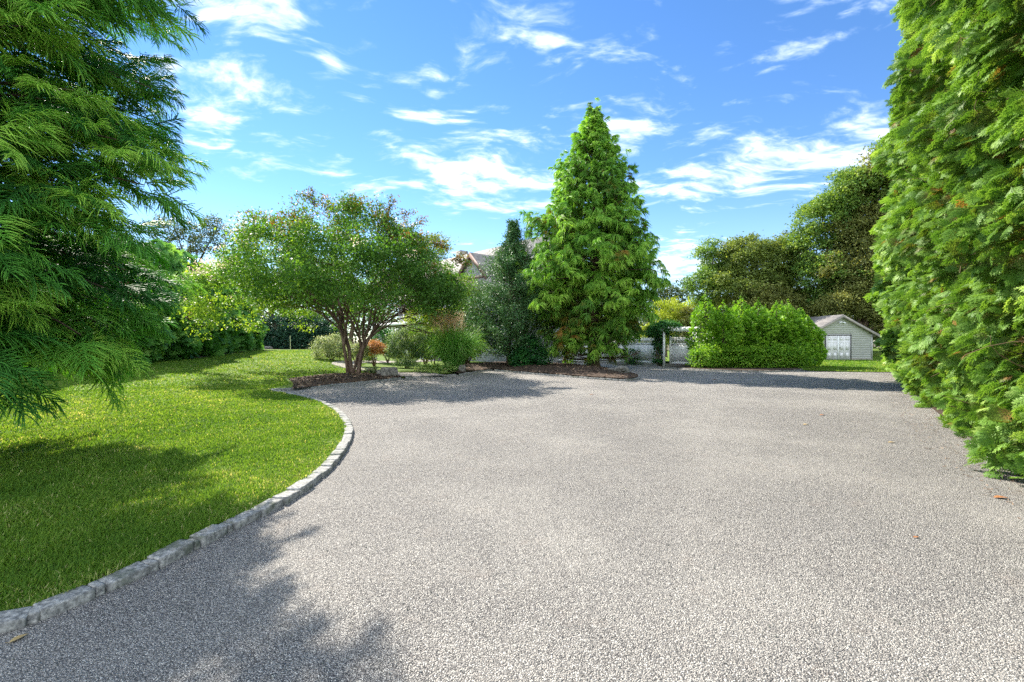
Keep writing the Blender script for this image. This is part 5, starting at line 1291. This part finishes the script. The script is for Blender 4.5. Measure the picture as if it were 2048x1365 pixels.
def house():
    P0 = (.15, 36.2, 0.0); root = empty('house', P0, 'grey shingled house with brown roof and gabled dormer behind the holly', 'house', rz=math.atan2(-.75, .66))
    gable_block(root, -11, 5.0, -4.3, 4.3, 5.4, 9.15)
    # dormer breaking the front slope
    dx, yf = -.6, -3.6; b = Buf(); hw_, zt, zb_ = 1.75, 8.0, 6.35
    # dormer gable wall, trim and roof running back into the slope
    V = [(dx - hw_, yf, 5.2), (dx + hw_, yf, 5.2), (dx + hw_, yf, zb_), (dx, yf, zt), (dx - hw_, yf, zb_)]
    b.add(V, [(0, 1, 2, 3, 4)])
    for s_ in (-1, 1): b.add([(dx + s_ * hw_, yf, 5.2), (dx + s_ * hw_, -.5, 5.2), (dx + s_ * hw_, -.5, zb_), (dx + s_ * hw_, yf, zb_)], [(0, 1, 2, 3)])
    d = b.build('dormer', M_WALL, root)
    r = Buf(); sl = (zt - zb_) / hw_; ov = .3
    for s_ in (-1, 1):
        A = [(dx, yf - .3, zt + .03), (dx + s_ * (hw_ + ov), yf - .3, zb_ - sl * ov + .03), (dx + s_ * (hw_ + ov), .0, zb_ - sl * ov + .03), (dx, .0, zt + .03)]; B = [(x, y, z + .12) for x, y, z in A]
        r.add(A + B, [(0, 1, 2, 3), (4, 7, 6, 5), (0, 4, 5, 1), (1, 5, 6, 2)])
        f = Buf(); V = [(dx, yf - .34, zt - .22), (dx + s_ * (hw_ + ov), yf - .34, zb_ - sl * ov - .22), (dx + s_ * (hw_ + ov), yf - .34, zb_ - sl * ov + .16), (dx, yf - .34, zt + .16)]; V += [(x, y + .05, z) for x, y, z in V]
        f.add(V, [(0, 1, 2, 3), (4, 7, 6, 5), (0, 4, 5, 1), (1, 5, 6, 2), (2, 6, 7, 3), (0, 3, 7, 4)]); f.build('bargeboard', M_TRIM, d)
    r.build('roof', M_ROOF, d)
    c = Buf(); c.box((dx, yf - .06, zb_ - .12), (2 * hw_ + .3, .12, .20)); c.build('cornice', M_TRIM, d)
    window(d, dx, yf, 5.75, 1.5, .7)
    for x in (-9.5, -7.2, -4.8, -2.2, .6, 3.2): window(root, x, -4.3, 3.9, 1.0, 1.3); window(root, x, -4.3, 1.6, 1.0, 1.5)
    for y in (-2.2, 2.2): window(root, 5.0, y, 3.9, 1.0, 1.3, 'x')
    # porch with white columns
    for x in (-10.6, -8.2, -5.8, -3.4):
        p = Buf(); p.tube([(x, -6.3, .1), (x, -6.3, 2.7)], [.16, .13], 16); p.box((x, -6.3, .15), (.42, .42, .12)); p.box((x, -6.3, 2.72), (.4, .4, .1)); p.build('column', M_WHITE, root, smooth=False)
    pr = Buf(); pr.box((-7.0, -5.6, 2.88), (8.2, 2.4, .2)); pr.build('porch_roof', M_WHITE, root)
    pf = Buf(); pf.box((-7.0, -5.6, .05), (8.2, 2.5, .12)); pf.build('porch_floor', M_PATH, root)
    ch = Buf(); ch.box((-8, .6, 9.3), (.8, .8, 1.2)); ch.build('chimney', M_ROCK, root)
house()
# white lamp post column glimpsed between the stems
b = Buf(); lx, ly = PX(748, 29), 29.0; lz = LH(lx, ly)
lp = empty('lamp_post', (lx, ly, lz - .02), 'white post glimpsed between the limbs of the spreading tree', 'post')
b.tube([(0, 0, 0), (0, 0, 2.0)], [.11, .09], 12); b.box((0, 0, .08), (.3, .3, .16)); b.build('post', M_WHITE, lp, smooth=False)
b = Buf(); b.box((0, 0, 2.05), (.26, .26, .06)); b.tube([(0, 0, 2.08), (0, 0, 2.34)], [.10, .13], 6); b.tube([(0, 0, 2.34), (0, 0, 2.46)], [.17, .02], 6); b.build('lantern', M_DARK, lp)

# ------------------------------------------------------------------ fallen leaves and litter on the driveway
def fallen(px, py, size, col, label, seed, z=.006):
    r = np.random.default_rng(seed); x, y = G(px, py); n = 9; t = np.linspace(0, 1, n); wv = .22 * np.sin(np.pi * t ** .85) + .01
    cz = .12 * np.sin(np.pi * t) ; P1 = np.stack([t - .5, wv, cz * .6 + .10 * wv], 1); P2 = np.stack([t - .5, 0 * t, cz * .3], 1); P3 = np.stack([t - .5, -wv, cz * .5 + .14 * wv], 1)
    V = np.concatenate([P1, P2, P3]) * size; i = np.arange(n - 1); F = np.concatenate([np.stack([i, i + 1, i + 1 + n, i + n], 1), np.stack([i + n, i + n + 1, i + 1 + 2 * n, i + 2 * n], 1)])
    b = Buf(); b.add(V, F, r.uniform(.2, .9)); b.tube([(-.5 * size, 0, 0.0), (-.68 * size, .02 * size, .01)], .0012, 4)
    o = b.build('fallen_leaf', col); o.location = (x, y, z); o.rotation_euler = (0, 0, r.uniform(-.3, .3) + (1.0 if seed == 1 else 0)); tag(o, label, 'leaf', 'leaves fallen on the driveway')
M_LEAFDRY = mat_noise('dry_leaf', [(0, (.22, .08, .03)), (1, (.42, .19, .07))], 30, .6, .3)
M_LEAFTAN = mat_noise('tan_leaf', [(0, (.30, .20, .08)), (1, (.50, .38, .17))], 30, .6, .3)
fallen(38, 1279, .075, M_LEAFTAN, 'tan curled leaf lying beside the nearest kerb blocks', 1)
fallen(2002, 997, .13, M_LEAFDRY, 'long rusty leaf on the driveway at the foot of the near right thuja', 2)
fallen(1430, 760, .20, M_LEAFDRY, 'dark curled leaf far off between the two shadows on the driveway', 3)
fallen(1184, 790, .13, M_LEAFDRY, 'small dark leaf where the long shadow meets the sunlit driveway', 4)
fallen(1645, 831, .13, M_LEAFDRY, 'small dry leaf on the sunlit driveway below the shadow tip', 5)
fallen(1783, 886, .10, M_LEAFTAN, 'tan leaf scrap on the driveway in front of the right-hand screen', 6)
fallen(1832, 1076, .05, M_LEAFDRY, 'tiny brown leaf on the near right driveway', 7)
fallen(1612, 850, .12, M_LEAFTAN, 'pale orange leaf in the middle of the sunlit driveway', 8)
# needle litter along the foot of the right-hand screen
q = [tuple(p) for p in offset(line, .55)] + [tuple(p) for p in reversed(offset(line, -.6))]
b = Buf(); n = 4200; P_ = rng.uniform(np.min(q, 0), np.max(q, 0), (n * 8, 2)); P_ = P_[inpoly(P_, q)][:n]; m_ = len(P_)
d = np.stack([rng.normal(size=m_), rng.normal(size=m_), rng.uniform(-.1, .1, m_)], 1)
M = frames(d, np.tile([0, 0, 1.], (m_, 1))) * rng.uniform(.015, .05, m_)[:, None, None]
b.scatter(np.array([(-.5, -.1, 0), (.5, -.06, 0), (.5, .06, .1), (-.5, .1, 0)]), [(0, 1, 2, 3)], M, np.column_stack([P_, np.full(m_, .006)]), rng.uniform(0, 1, m_))
tag(b.build('leaf_litter', M_CHIP), 'brown scale litter dropped along the foot of the right-hand thujas', 'leaf litter', kind='stuff')
sheet('soil_strip', [tuple(p) for p in offset(line, -.12)] + [tuple(p) for p in reversed(offset(line, -3.2))], lambda x, y: .012 + 0 * x, M_MULCH, step=.8, fine=.5)
